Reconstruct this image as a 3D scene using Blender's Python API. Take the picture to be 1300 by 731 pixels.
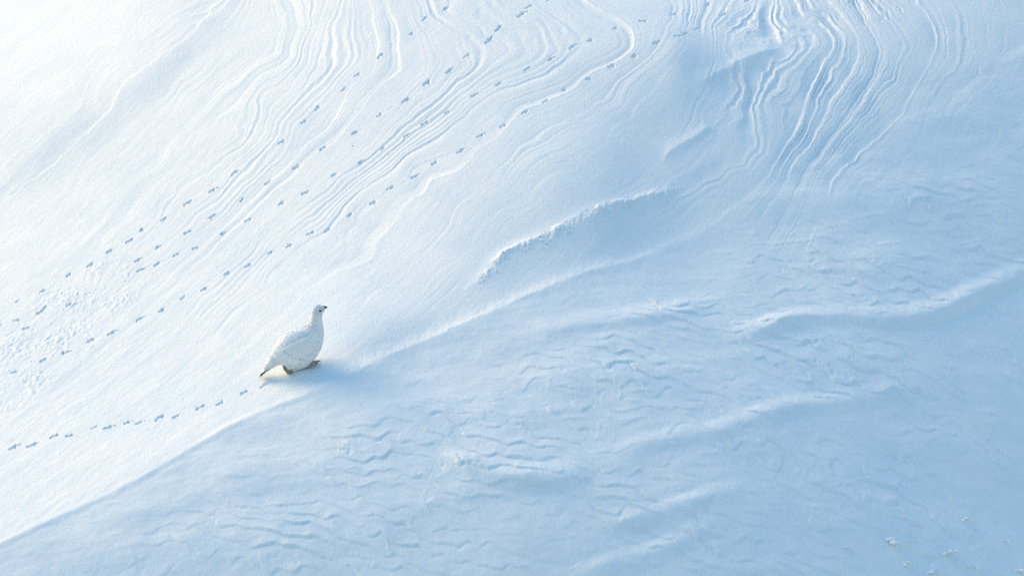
import bpy, bmesh, math, random
import numpy as np
from mathutils import Vector, Matrix, noise as mnoise

for o in list(bpy.data.objects):
    bpy.data.objects.remove(o)
scene = bpy.context.scene
col = scene.collection
R = math.radians

# ------------------------------------------------------------------ camera
PITCH, DIST = R(15), 25.0
cam_d = bpy.data.cameras.new('camera')
cam = bpy.data.objects.new('camera', cam_d)
col.objects.link(cam)
cam.location = (0, -DIST * math.cos(PITCH), DIST * math.sin(PITCH))
cam.rotation_euler = (R(90) - PITCH, 0, 0)
cam_d.sensor_width = 36.0
cam_d.lens = DIST * 36.0 / 4.81
cam_d.clip_start, cam_d.clip_end = 0.5, 600.0
scene.camera = cam

# ------------------------------------------------------------------ sky, sun, exposure
SUN_ELEV, SUN_AZ = R(27), R(38)            # low sun from the left
world = bpy.data.worlds.new('World')
scene.world = world
world.use_nodes = True
wn = world.node_tree
bg = wn.nodes['Background']
sky = wn.nodes.new('ShaderNodeTexSky')
sky.sky_type = 'NISHITA'
sky.sun_disc = False
sky.sun_elevation = SUN_ELEV
sky.sun_rotation = R(-90) + SUN_AZ
sky.air_density, sky.dust_density, sky.ozone_density = 2.75, 0.0, 9.0
bg.inputs['Strength'].default_value = 0.15
wn.links.new(sky.outputs['Color'], bg.inputs['Color'])
sun_d = bpy.data.lights.new('sun', 'SUN')
sun_d.energy = 3.0
sun_d.angle = R(38)
sun_d.color = (1.0, 0.65, 0.27)
sun = bpy.data.objects.new('sun', sun_d)
col.objects.link(sun)
to_sun = Vector((-math.cos(SUN_ELEV) * math.cos(SUN_AZ), math.cos(SUN_ELEV) * math.sin(SUN_AZ), math.sin(SUN_ELEV)))
sun.rotation_euler = to_sun.to_track_quat('Z', 'Y').to_euler()
sun.location = to_sun * 40
vs = scene.view_settings
vs.view_transform, vs.look, vs.gamma, vs.exposure = 'Standard', 'None', 1.0, 0.66
vs.use_curve_mapping = False
scene.render.engine = 'CYCLES'
scene.cycles.max_bounces = 6
scene.cycles.diffuse_bounces = 4
scene.cycles.use_denoising = False

# ------------------------------------------------------------------ survey of the slope
# p runs to the right along the slope, q up the slope, both in metres; the tables hold the relief of
# the drifts, the outcrops of the wind-packed layers and the lines of drifts, cracks and tracks.
MACRO = np.array([
[745,755,757,747,723,697,671,648,629,613,602,595,590,585,574,558,536,509,477,443,408,375,343,311,279,247,215,183,150,117,84,52,19,-15,-49,-84,-120,-158,-197,-237,-277,-318,-360,-403,-449,-497,-547,-598,-649,-700,-750,-798,-845,-891,-937,-983,-1030,-1079,-1130,-1184,-1241,-1300,-1362,-1426,-1492,-1559,-1627],
[713,727,735,731,711,690,668,649,634,622,614,610,607,603,594,578,558,533,505,475,444,415,386,359,330,301,272,242,212,181,151,120,89,58,25,-8,-44,-82,-121,-160,-201,-243,-285,-330,-378,-428,-481,-534,-588,-642,-695,-746,-797,-846,-895,-944,-994,-1046,-1100,-1157,-1216,-1278,-1342,-1408,-1475,-1543,-1612],
[678,696,711,715,699,682,664,650,639,632,627,625,625,621,612,598,579,557,532,506,479,454,431,406,381,355,328,301,273,245,217,189,160,130,100,67,32,-5,-44,-84,-125,-167,-211,-257,-306,-358,-414,-470,-527,-584,-640,-695,-748,-801,-853,-905,-959,-1013,-1070,-1130,-1192,-1256,-1322,-1389,-1458,-1527,-1596],
[638,661,683,700,691,673,662,652,646,642,641,642,643,640,630,615,597,578,558,536,515,495,475,455,432,409,385,361,335,310,284,258,230,203,174,143,109,72,33,-6,-48,-91,-136,-183,-234,-288,-346,-406,-466,-525,-584,-643,-700,-756,-811,-866,-923,-981,-1040,-1103,-1167,-1234,-1302,-1371,-1441,-1511,-1582],
[591,617,646,677,692,668,662,659,658,657,659,662,664,658,648,633,617,602,586,570,553,538,522,505,485,464,442,420,397,374,351,327,302,277,250,221,187,151,112,72,30,-14,-59,-108,-160,-217,-278,-340,-403,-466,-528,-590,-650,-710,-768,-827,-887,-948,-1011,-1076,-1143,-1213,-1283,-1354,-1425,-1496,-1568],
[536,563,592,625,667,689,681,671,671,676,682,684,681,675,664,652,642,632,621,610,599,587,574,559,541,522,503,483,463,442,421,399,376,352,327,299,267,231,192,152,110,65,18,-31,-85,-144,-208,-273,-339,-405,-471,-536,-600,-663,-725,-787,-850,-914,-981,-1049,-1119,-1191,-1264,-1337,-1410,-1482,-1554],
[474,501,528,554,585,625,668,694,704,703,699,702,701,694,689,684,678,673,667,660,650,640,629,616,599,582,565,547,529,510,492,472,452,430,406,379,348,312,274,233,190,144,97,46,-10,-70,-136,-205,-273,-342,-411,-480,-548,-615,-681,-747,-813,-881,-950,-1022,-1095,-1170,-1245,-1320,-1394,-1467,-1540],
[407,434,461,488,521,554,588,627,670,709,725,714,710,718,722,720,719,720,718,713,705,698,688,677,664,651,637,622,606,590,573,554,533,512,488,461,429,393,353,313,269,223,174,122,65,3,-64,-135,-205,-276,-349,-422,-494,-566,-636,-706,-776,-847,-920,-995,-1071,-1149,-1226,-1304,-1379,-1453,-1526],
[337,364,391,420,455,490,524,558,590,618,652,701,727,724,719,727,739,744,744,743,739,733,727,718,708,697,687,675,663,651,638,624,607,588,566,540,510,475,435,393,348,299,248,194,136,73,5,-67,-139,-212,-286,-362,-438,-514,-589,-663,-737,-813,-889,-967,-1047,-1127,-1207,-1286,-1363,-1437,-1511],
[264,292,321,352,386,420,453,486,517,549,583,610,646,693,729,739,737,745,757,757,754,753,749,743,736,729,721,713,703,693,681,668,653,635,616,592,564,531,497,459,416,369,318,264,205,141,71,-3,-76,-152,-228,-307,-387,-465,-543,-621,-699,-778,-858,-939,-1022,-1104,-1186,-1268,-1345,-1420,-1495],
[189,219,249,281,315,347,379,411,443,476,509,545,580,610,645,696,745,764,756,759,764,763,762,760,756,753,749,743,737,729,720,708,692,673,651,627,600,570,538,504,466,422,374,322,266,203,133,58,-19,-97,-176,-257,-340,-421,-503,-584,-664,-745,-828,-912,-996,-1080,-1164,-1247,-1326,-1401,-1477],
[112,144,176,208,240,272,304,336,369,403,437,472,508,547,590,627,663,712,758,761,752,757,760,758,758,760,761,760,756,751,743,731,715,696,675,653,628,601,575,545,510,470,423,373,317,254,185,110,34,-47,-130,-214,-300,-384,-467,-550,-633,-717,-801,-886,-970,-1054,-1138,-1223,-1303,-1379,-1456],
[34,68,101,133,164,196,228,261,295,330,366,403,442,483,523,564,607,641,673,719,750,746,741,746,753,759,762,766,765,759,751,737,721,703,687,669,649,627,602,575,544,506,462,414,361,301,233,159,82,0,-85,-172,-260,-349,-437,-523,-607,-692,-776,-860,-944,-1027,-1110,-1194,-1275,-1354,-1432],
[-46,-10,24,55,87,119,153,187,223,258,297,336,377,418,458,498,535,571,608,638,675,714,739,747,750,757,767,770,765,758,746,733,720,708,697,685,670,649,625,597,564,528,485,440,389,332,268,198,125,45,-41,-130,-220,-311,-401,-491,-580,-667,-750,-833,-915,-997,-1079,-1162,-1244,-1325,-1405],
[-126,-90,-54,-23,10,44,79,115,151,189,229,270,311,351,390,428,465,501,536,573,609,639,671,706,745,768,766,760,752,738,729,723,718,714,710,703,689,669,643,614,580,543,501,456,406,350,289,223,153,78,-2,-89,-177,-266,-357,-448,-539,-628,-714,-800,-883,-965,-1047,-1128,-1211,-1295,-1375],
[-207,-170,-134,-101,-66,-30,7,45,82,122,164,205,245,284,321,358,395,431,468,506,544,582,622,662,712,754,768,736,710,715,714,715,718,722,722,716,702,680,653,623,589,551,510,467,418,364,304,239,173,102,26,-53,-137,-222,-308,-396,-486,-577,-665,-752,-839,-925,-1011,-1096,-1180,-1262,-1342],
[-286,-249,-212,-177,-139,-100,-61,-21,18,60,102,141,179,216,253,290,328,366,404,445,488,533,581,634,696,744,771,778,734,699,705,718,728,731,731,723,708,685,657,627,592,554,512,467,421,369,312,252,190,124,55,-20,-98,-177,-260,-345,-432,-520,-607,-696,-785,-875,-965,-1055,-1144,-1226,-1304],
[-360,-324,-285,-246,-205,-163,-122,-81,-40,2,41,78,114,150,188,226,265,305,348,394,443,495,551,608,665,708,733,742,745,738,734,732,731,731,727,715,700,678,651,622,589,551,508,464,417,368,315,259,202,143,80,13,-58,-131,-210,-293,-379,-466,-554,-642,-732,-822,-914,-1006,-1099,-1182,-1260],
[-427,-391,-349,-305,-262,-219,-177,-135,-94,-55,-19,15,51,88,127,168,209,254,301,353,407,463,518,570,618,653,676,692,702,718,734,743,740,721,706,694,680,658,633,605,571,533,492,451,409,365,319,267,214,159,101,40,-24,-92,-164,-243,-329,-416,-505,-594,-684,-774,-865,-955,-1047,-1132,-1210],
[-484,-447,-402,-356,-312,-269,-228,-187,-147,-113,-80,-45,-8,31,73,117,162,211,263,317,372,425,474,519,558,588,613,636,662,695,720,733,734,725,706,678,650,631,604,570,538,504,468,433,397,359,318,274,227,177,123,64,3,-61,-130,-205,-286,-373,-461,-550,-639,-729,-817,-905,-992,-1076,-1153],
[-533,-493,-447,-402,-360,-318,-279,-241,-205,-173,-139,-102,-61,-18,27,73,122,174,227,281,332,379,421,460,498,531,564,599,637,676,706,723,729,725,719,704,671,604,559,533,498,470,441,413,385,353,318,278,238,194,145,90,30,-33,-102,-176,-256,-340,-425,-511,-597,-683,-768,-852,-935,-1016,-1091],
[-575,-534,-490,-449,-409,-371,-335,-301,-268,-234,-195,-153,-107,-60,-13,35,86,138,191,240,286,328,369,408,449,490,532,575,617,660,691,711,721,725,730,724,712,674,568,498,479,452,427,404,380,352,320,285,248,209,164,111,52,-10,-78,-151,-229,-313,-396,-478,-559,-638,-718,-796,-874,-951,-1024],
[-620,-578,-539,-502,-466,-432,-398,-365,-330,-290,-245,-197,-147,-98,-50,0,51,103,152,198,241,282,324,367,414,462,509,554,599,642,675,700,717,730,745,752,737,706,649,560,484,455,435,413,390,363,334,300,265,226,180,127,68,6,-60,-131,-206,-286,-366,-443,-520,-595,-669,-742,-813,-884,-955],
[-671,-632,-598,-564,-530,-497,-463,-429,-387,-339,-288,-236,-185,-136,-86,-35,17,67,114,157,200,243,288,338,389,440,489,535,580,625,661,691,715,737,757,767,761,736,675,625,563,499,461,437,412,384,354,321,286,246,198,144,84,21,-44,-112,-183,-258,-333,-405,-477,-548,-617,-685,-752,-818,-885],
[-732,-697,-664,-632,-598,-564,-526,-485,-437,-383,-330,-277,-225,-174,-122,-69,-17,32,77,120,164,212,262,316,370,421,470,516,563,608,648,681,710,735,756,766,762,739,692,634,594,554,511,473,442,412,380,345,308,265,216,161,102,40,-22,-86,-154,-225,-297,-365,-432,-498,-562,-626,-689,-751,-815],
[-801,-767,-735,-701,-665,-626,-584,-535,-483,-428,-374,-319,-265,-211,-156,-101,-50,-2,42,87,136,189,244,300,354,404,452,499,546,592,633,668,697,722,743,751,747,730,694,646,607,575,543,510,475,438,402,363,323,281,235,183,127,68,9,-53,-118,-184,-252,-317,-381,-444,-505,-566,-626,-685,-747],
[-873,-839,-805,-768,-729,-685,-637,-585,-531,-475,-418,-359,-302,-245,-188,-134,-84,-37,10,60,116,175,233,288,339,388,436,484,531,577,616,650,678,702,721,730,729,720,699,664,624,596,568,537,502,461,416,372,333,295,254,208,157,103,47,-11,-72,-136,-201,-263,-324,-384,-444,-503,-562,-621,-680],
[-946,-910,-873,-833,-789,-742,-691,-638,-581,-520,-458,-396,-336,-279,-223,-171,-120,-70,-17,42,105,167,225,277,326,374,423,471,518,561,598,630,657,681,700,711,714,711,703,689,655,622,595,556,514,472,431,389,348,313,277,236,189,138,86,32,-24,-83,-143,-202,-261,-320,-379,-438,-497,-556,-612],
[-1020,-980,-941,-897,-849,-797,-744,-689,-626,-558,-493,-430,-371,-314,-260,-206,-153,-96,-35,32,99,161,216,266,314,363,412,459,503,543,578,609,635,658,678,692,699,701,700,701,683,660,613,557,515,479,446,413,380,345,308,267,223,174,125,74,21,-33,-89,-144,-201,-257,-314,-372,-429,-486,-541],
[-1095,-1050,-1008,-959,-904,-844,-786,-725,-657,-590,-525,-464,-406,-349,-294,-237,-178,-114,-45,25,90,149,201,249,299,349,398,444,485,523,557,587,614,637,658,673,684,692,698,708,708,711,622,547,523,490,461,429,398,366,333,296,256,211,164,115,64,12,-41,-94,-149,-203,-257,-311,-364,-417,-470],
[-1171,-1121,-1072,-1015,-950,-879,-807,-729,-659,-606,-554,-496,-438,-381,-322,-260,-195,-126,-56,11,72,126,178,228,280,332,381,425,465,502,537,568,595,619,640,658,672,686,700,716,723,733,650,571,542,502,469,436,407,377,345,310,274,237,196,151,104,54,2,-49,-102,-154,-206,-257,-307,-356,-405],
[-1244,-1187,-1126,-1056,-979,-899,-816,-729,-651,-592,-554,-516,-465,-406,-342,-277,-209,-141,-75,-13,44,98,151,204,259,312,360,405,445,483,518,549,576,600,622,641,659,676,690,700,697,679,614,565,536,501,469,438,409,381,350,319,285,251,216,178,135,88,39,-9,-60,-109,-157,-205,-253,-299,-345],
[-1302,-1236,-1159,-1077,-991,-906,-820,-739,-667,-602,-545,-502,-463,-418,-363,-296,-229,-166,-104,-45,12,68,122,178,235,288,338,383,424,462,497,527,554,577,598,618,634,646,650,644,627,601,556,522,496,470,446,422,398,375,349,322,293,262,231,197,159,117,69,23,-23,-69,-115,-160,-204,-248,-292],
[-1337,-1261,-1171,-1082,-994,-910,-826,-757,-693,-632,-572,-514,-457,-401,-358,-321,-262,-198,-140,-80,-22,36,92,150,208,263,314,359,400,438,472,501,526,547,565,580,588,588,578,561,540,517,485,462,444,426,409,391,372,353,334,313,289,263,237,208,175,139,98,54,11,-33,-77,-120,-163,-205,-246],
[-1347,-1263,-1168,-1082,-1000,-923,-849,-790,-731,-672,-611,-548,-483,-416,-348,-307,-289,-238,-174,-115,-56,2,59,119,180,236,288,333,373,408,440,466,488,505,516,520,516,505,487,467,448,429,408,394,385,375,365,352,337,323,307,291,273,253,231,207,179,147,111,73,35,-6,-46,-87,-127,-167,-206],
[-1341,-1254,-1168,-1092,-1020,-953,-892,-837,-778,-717,-653,-587,-519,-451,-385,-317,-274,-257,-210,-148,-91,-33,25,88,151,208,259,302,338,372,401,424,440,448,449,442,429,412,392,373,356,342,329,324,322,319,314,306,296,286,276,263,249,233,216,197,174,147,115,81,46,8,-29,-66,-103,-139,-176],
[-1338,-1257,-1186,-1121,-1060,-1002,-948,-892,-830,-764,-697,-629,-562,-493,-425,-360,-296,-252,-228,-183,-126,-68,-8,58,122,178,226,265,299,329,353,368,376,374,366,353,336,318,301,286,274,267,262,263,267,268,268,264,258,252,245,236,225,212,198,182,163,139,110,79,47,13,-21,-55,-88,-121,-156],
[-1354,-1284,-1226,-1171,-1117,-1065,-1010,-948,-881,-812,-744,-676,-608,-537,-466,-399,-338,-283,-243,-209,-160,-101,-38,30,91,143,185,220,248,271,287,294,294,287,275,262,248,235,222,213,207,205,207,212,220,227,230,231,229,226,222,216,207,197,186,173,155,133,106,74,43,11,-19,-50,-81,-113,-145],
[-1396,-1335,-1286,-1236,-1184,-1131,-1071,-1003,-933,-863,-795,-726,-654,-579,-505,-436,-375,-324,-279,-235,-188,-130,-67,-3,51,96,133,162,185,201,211,213,208,200,189,178,168,160,153,149,149,153,159,169,181,191,199,203,205,204,203,200,195,187,178,166,150,128,102,71,41,11,-18,-47,-77,-108,-139],
[-1459,-1406,-1359,-1308,-1253,-1195,-1128,-1056,-986,-917,-847,-775,-698,-617,-540,-470,-411,-361,-317,-268,-217,-163,-107,-51,-2,39,72,96,113,124,130,129,124,117,109,102,97,94,92,93,98,106,116,130,146,160,171,179,183,185,187,186,183,177,169,159,144,124,99,69,40,11,-18,-47,-76,-105,-135],
[-1534,-1483,-1433,-1378,-1317,-1253,-1183,-1112,-1042,-970,-897,-820,-736,-649,-568,-500,-445,-398,-356,-309,-260,-209,-157,-105,-61,-24,4,23,36,45,48,48,45,40,36,34,33,34,38,43,52,64,79,95,115,133,147,157,164,169,173,174,173,169,162,153,139,121,97,68,39,11,-18,-47,-75,-104,-133],
[-1613,-1560,-1504,-1442,-1377,-1311,-1240,-1168,-1095,-1020,-942,-856,-762,-672,-596,-536,-486,-442,-400,-355,-309,-261,-213,-165,-125,-92,-69,-53,-42,-35,-30,-29,-30,-31,-31,-29,-25,-19,-11,-1,12,27,45,65,88,108,125,138,147,154,160,164,164,161,156,148,135,118,95,68,39,10,-18,-47,-75,-103,-132],
[-1688,-1631,-1567,-1502,-1435,-1369,-1296,-1221,-1144,-1064,-976,-879,-784,-703,-637,-581,-532,-490,-449,-406,-362,-318,-273,-230,-193,-165,-145,-130,-120,-111,-106,-102,-99,-97,-92,-85,-77,-67,-55,-41,-25,-7,14,37,61,84,103,118,130,140,148,153,155,153,149,142,131,115,93,67,39,10,-18,-47,-75,-103,-131],
[-1756,-1693,-1625,-1558,-1491,-1423,-1346,-1267,-1187,-1098,-999,-903,-818,-746,-684,-629,-581,-539,-500,-460,-419,-379,-338,-298,-263,-242,-222,-205,-194,-185,-178,-171,-165,-158,-149,-138,-126,-112,-97,-80,-61,-40,-16,9,35,60,81,99,113,125,135,142,145,145,143,137,127,111,91,66,38,10,-18,-46,-75,-103,-131],
[-1820,-1753,-1682,-1613,-1545,-1473,-1392,-1309,-1225,-1127,-1025,-933,-855,-789,-731,-677,-630,-589,-552,-515,-478,-441,-403,-367,-335,-317,-297,-280,-268,-258,-249,-240,-230,-219,-206,-191,-175,-158,-139,-119,-97,-73,-47,-19,9,36,59,79,96,110,122,130,135,137,136,131,122,108,88,64,38,10,-18,-46,-74,-102,-130]]) / 2000.0   # metres of relief over the mean slope, one value per 0.1 m
LAYERS = np.array([
[198,217,236,255,274,294,313,333,353,373,393,413,433,454,474,495,516,537,559,581,603,625,648,671,694,718,742,766,790,815,840,866,892,918,944,970,997,1023,1050,1077,1104,1131,1158,1185,1211,1238,1265,1292,1319,1346,1372,1399,1425,1452,1478,1505,1531,1558,1584,1611,1637,1664,1690,1717,1744,1770,1797],
[186,205,224,243,262,282,301,320,340,360,380,400,420,440,461,481,502,523,544,566,588,610,632,655,678,701,725,749,774,798,823,849,875,901,927,954,980,1007,1035,1062,1089,1116,1144,1171,1199,1226,1253,1280,1308,1335,1362,1389,1416,1442,1469,1496,1523,1549,1576,1603,1629,1656,1682,1709,1735,1762,1789],
[174,193,212,231,250,269,289,308,327,347,367,387,407,427,447,467,488,509,530,551,573,594,616,639,662,685,708,732,757,781,806,832,858,884,911,937,964,992,1019,1047,1074,1102,1130,1158,1186,1213,1241,1269,1296,1324,1351,1379,1406,1433,1460,1487,1514,1541,1567,1594,1621,1648,1674,1701,1727,1754,1781],
[163,182,200,219,238,257,276,295,315,334,354,374,393,413,433,454,474,495,515,536,557,579,601,623,645,668,692,715,740,764,789,815,841,867,894,921,948,976,1004,1032,1060,1088,1116,1144,1173,1201,1229,1257,1285,1313,1341,1368,1396,1423,1451,1478,1505,1532,1559,1586,1613,1639,1666,1693,1719,1746,1773],
[151,170,189,207,226,245,264,283,302,321,341,360,380,400,420,440,460,480,501,521,542,564,585,607,629,652,675,698,722,747,772,798,824,850,877,904,932,960,988,1016,1045,1074,1102,1131,1160,1188,1217,1245,1274,1302,1330,1358,1386,1414,1441,1469,1496,1523,1550,1577,1604,1631,1658,1685,1711,1738,1765],
[140,159,177,195,214,232,251,270,289,308,328,347,367,387,406,426,446,466,486,507,527,548,569,591,613,635,658,681,705,729,754,780,806,833,860,887,915,944,972,1001,1030,1059,1088,1117,1147,1176,1205,1234,1263,1291,1320,1348,1376,1404,1432,1460,1487,1515,1542,1569,1596,1623,1650,1677,1703,1730,1756],
[129,147,165,183,202,220,239,257,276,296,315,334,354,373,393,413,432,452,472,492,512,533,553,574,596,618,640,664,687,712,737,762,788,815,843,870,899,927,956,985,1015,1044,1074,1104,1133,1163,1193,1222,1251,1280,1309,1338,1367,1395,1423,1451,1479,1506,1534,1561,1588,1615,1642,1668,1695,1722,1748],
[118,136,154,172,190,208,226,245,264,283,302,321,340,360,379,399,419,438,458,477,497,517,537,558,579,601,623,646,669,694,718,744,770,797,825,853,882,910,940,969,999,1029,1060,1090,1120,1150,1180,1210,1240,1270,1299,1328,1357,1386,1414,1442,1470,1498,1525,1553,1580,1607,1633,1660,1687,1713,1740],
[108,125,143,160,178,196,214,232,251,269,288,308,327,347,366,385,405,424,443,463,482,502,521,542,562,583,605,628,651,675,700,726,752,779,807,835,864,893,923,953,984,1014,1045,1076,1106,1137,1168,1198,1229,1259,1288,1318,1347,1376,1405,1433,1461,1489,1517,1544,1571,1598,1625,1652,1678,1705,1731],
[98,114,131,149,166,183,201,219,237,256,275,294,314,333,352,372,391,410,429,448,467,486,505,525,545,566,587,609,632,656,681,707,733,760,788,817,846,876,906,936,967,998,1030,1061,1092,1124,1155,1186,1217,1247,1278,1308,1337,1367,1396,1424,1453,1481,1508,1536,1563,1590,1617,1643,1670,1696,1723],
[88,104,121,137,154,171,188,206,224,243,262,281,300,319,339,358,378,397,415,434,452,471,489,508,527,548,568,590,613,637,662,687,714,741,769,798,828,858,888,919,950,982,1014,1046,1078,1110,1142,1174,1205,1236,1267,1297,1328,1357,1387,1415,1444,1472,1500,1527,1554,1581,1608,1635,1661,1687,1714],
[78,94,110,126,142,159,176,193,211,229,248,267,286,306,325,345,364,383,401,420,438,455,473,491,510,529,549,571,593,617,642,668,694,722,750,779,808,839,870,901,933,965,998,1030,1063,1096,1128,1161,1193,1225,1256,1287,1318,1348,1377,1406,1435,1463,1491,1519,1546,1572,1599,1625,1652,1678,1704],
[69,84,100,115,131,147,163,180,197,215,234,253,272,292,311,331,350,369,388,406,423,440,457,474,492,510,530,551,573,597,622,647,674,701,730,759,789,819,850,882,915,948,981,1014,1047,1081,1114,1147,1180,1213,1245,1276,1307,1338,1368,1397,1426,1454,1482,1510,1537,1563,1590,1616,1642,1668,1694],
[61,75,90,105,120,135,150,166,183,201,219,238,257,277,297,317,336,355,374,391,408,425,441,457,473,491,510,531,553,576,601,627,653,681,709,738,768,799,830,863,895,929,963,997,1031,1065,1099,1133,1167,1200,1233,1265,1297,1328,1358,1388,1417,1445,1473,1500,1527,1554,1580,1606,1632,1658,1684],
[52,66,80,94,109,123,138,153,169,186,204,223,242,262,282,302,322,341,360,377,394,410,424,439,455,471,489,510,532,555,580,606,632,659,687,716,746,777,809,842,875,909,944,978,1014,1049,1084,1119,1153,1187,1221,1254,1286,1318,1348,1378,1407,1436,1463,1491,1517,1544,1570,1596,1622,1647,1673],
[45,58,71,85,98,112,125,140,155,171,188,207,226,247,267,287,307,326,345,363,380,394,408,422,436,451,469,488,510,534,559,584,610,637,665,693,724,755,787,820,854,888,923,959,995,1031,1067,1103,1139,1174,1209,1242,1275,1307,1338,1368,1398,1426,1454,1481,1507,1533,1559,1585,1611,1636,1662],
[38,50,63,75,88,101,114,127,141,156,172,190,210,231,252,272,291,310,330,349,365,379,392,405,418,432,447,466,489,513,538,562,588,614,641,670,700,731,763,797,831,866,901,938,974,1012,1049,1086,1123,1160,1195,1230,1264,1297,1328,1358,1387,1416,1443,1470,1496,1522,1548,1573,1599,1624,1649],
[31,43,55,67,79,90,102,115,127,140,155,172,191,213,236,257,274,291,313,333,349,364,377,389,401,413,427,445,467,492,516,540,564,589,616,644,675,706,739,772,807,842,878,915,952,991,1029,1068,1107,1145,1182,1218,1252,1285,1317,1347,1376,1404,1432,1458,1485,1510,1536,1561,1586,1611,1636],
[25,36,47,58,70,81,92,103,114,126,138,153,171,193,217,240,257,270,293,315,332,347,361,374,385,396,408,425,447,470,494,517,539,563,589,618,648,680,713,747,781,816,852,889,928,968,1008,1049,1089,1129,1168,1205,1240,1274,1305,1336,1365,1393,1420,1446,1472,1498,1523,1548,1573,1598,1622],
[19,29,40,51,61,72,82,93,103,113,123,134,151,172,195,219,241,256,272,293,313,329,345,359,371,382,393,408,426,446,470,492,513,536,561,589,620,653,687,720,754,788,823,861,900,942,985,1028,1071,1113,1153,1191,1227,1261,1293,1323,1352,1380,1407,1433,1459,1484,1509,1534,1558,1583,1608],
[13,23,33,43,53,63,73,83,93,102,110,118,131,150,171,191,213,238,253,272,294,312,331,346,359,369,379,390,403,420,444,467,488,510,533,560,591,625,659,692,724,757,792,829,870,913,959,1005,1051,1095,1137,1177,1213,1248,1280,1310,1339,1366,1393,1419,1444,1469,1494,1519,1543,1568,1592],
[8,17,27,36,45,55,64,74,84,94,101,108,117,131,150,168,185,214,236,249,274,297,316,333,347,357,365,374,385,402,425,447,467,485,504,528,559,595,631,663,693,723,756,793,835,881,930,981,1030,1077,1121,1162,1199,1233,1265,1295,1323,1351,1378,1404,1429,1454,1478,1503,1527,1552,1576],
[2,11,20,29,38,47,56,65,75,86,95,101,107,116,131,149,160,177,216,235,247,273,297,317,333,345,354,361,370,385,406,429,448,463,476,495,524,564,601,632,659,687,718,754,796,845,899,954,1008,1058,1104,1145,1182,1216,1248,1278,1307,1335,1361,1387,1412,1437,1462,1486,1510,1534,1559],
[-3,5,14,22,31,39,47,55,64,75,85,94,100,106,114,131,149,155,175,218,235,243,267,293,314,332,344,351,357,368,386,407,428,444,454,466,487,527,566,596,623,649,677,711,752,803,863,926,986,1038,1085,1126,1162,1197,1229,1260,1289,1317,1344,1370,1395,1419,1444,1468,1492,1517,1541],
[-9,-1,8,16,24,31,38,45,53,61,72,83,92,98,103,112,131,148,153,174,220,236,239,258,284,309,329,341,348,354,365,384,407,426,437,445,455,483,521,556,584,611,638,667,704,754,823,897,962,1016,1063,1103,1139,1174,1207,1239,1269,1298,1325,1351,1376,1401,1425,1449,1473,1498,1523],
[-15,-7,1,9,17,24,30,36,42,49,58,69,81,91,96,101,112,131,148,152,169,211,233,235,248,273,300,322,337,345,351,363,381,401,419,432,440,457,485,516,545,578,604,629,655,693,779,865,935,991,1036,1075,1112,1148,1183,1217,1248,1278,1305,1331,1356,1381,1405,1429,1454,1479,1504],
[-22,-13,-5,2,10,17,23,28,33,39,46,55,65,78,89,96,101,112,132,149,151,161,197,226,233,241,260,286,312,331,341,348,358,375,397,416,428,442,460,482,513,552,582,603,612,630,730,823,901,958,1001,1039,1078,1117,1157,1194,1227,1257,1284,1310,1335,1359,1384,1409,1434,1459,1485],
[-29,-21,-13,-5,2,9,16,21,25,30,35,42,51,64,78,90,97,102,112,130,148,154,158,186,216,228,236,250,272,300,322,334,343,353,373,394,410,426,442,459,484,524,568,594,600,619,672,750,854,916,958,996,1038,1085,1130,1170,1204,1234,1262,1287,1312,1337,1362,1388,1414,1439,1465],
[-37,-29,-21,-13,-6,2,8,13,17,21,26,31,40,51,65,79,91,98,102,108,126,149,156,160,180,204,219,230,244,263,288,311,327,333,345,363,381,400,422,447,465,496,557,581,586,651,678,693,793,862,909,947,993,1051,1104,1147,1181,1211,1237,1263,1289,1314,1340,1367,1393,1420,1447],
[-46,-38,-31,-23,-15,-8,-1,5,9,13,17,22,30,40,51,64,79,92,99,100,108,129,148,155,162,182,199,208,224,239,254,271,293,302,307,322,343,364,387,424,449,462,530,572,581,632,665,682,750,811,867,903,947,1021,1080,1123,1156,1185,1211,1238,1264,1291,1318,1346,1373,1401,1428],
[-56,-48,-41,-34,-26,-19,-12,-6,-1,3,7,14,21,29,38,48,61,75,90,98,102,113,131,146,156,174,190,200,215,228,238,248,268,279,284,297,314,329,338,371,421,439,496,570,600,620,639,665,723,772,832,883,909,992,1054,1094,1126,1156,1184,1212,1240,1268,1297,1325,1354,1383,1411],
[-66,-59,-52,-45,-39,-32,-26,-20,-14,-8,-3,6,13,19,26,34,43,53,74,91,99,107,119,132,143,160,179,194,210,225,239,254,271,277,281,291,307,324,337,360,402,428,481,571,599,606,617,638,702,748,770,853,872,943,1014,1056,1093,1126,1157,1186,1216,1246,1277,1307,1336,1366,1395],
[-77,-71,-64,-58,-52,-46,-41,-35,-28,-21,-12,-3,4,10,17,25,34,46,65,78,91,104,112,125,137,154,174,192,210,229,247,264,276,282,288,299,319,342,361,373,392,419,480,564,593,602,615,617,638,721,762,831,856,902,963,1014,1061,1098,1131,1163,1195,1227,1259,1290,1320,1350,1380],
[-89,-83,-77,-71,-66,-61,-56,-50,-42,-34,-25,-15,-6,1,10,19,28,40,52,58,73,89,99,119,136,153,172,193,216,238,258,275,285,293,303,317,339,360,374,379,386,409,473,545,576,594,633,656,662,722,791,852,868,892,939,992,1040,1076,1111,1144,1178,1211,1244,1275,1306,1336,1367],
[-101,-95,-90,-84,-79,-75,-70,-64,-56,-49,-40,-28,-16,-4,7,13,21,29,36,42,52,67,85,117,138,154,175,200,226,251,270,285,295,305,318,335,355,372,380,384,391,415,465,520,553,574,631,702,746,759,812,869,883,904,955,999,1036,1067,1101,1133,1167,1200,1232,1263,1294,1325,1355],
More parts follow.
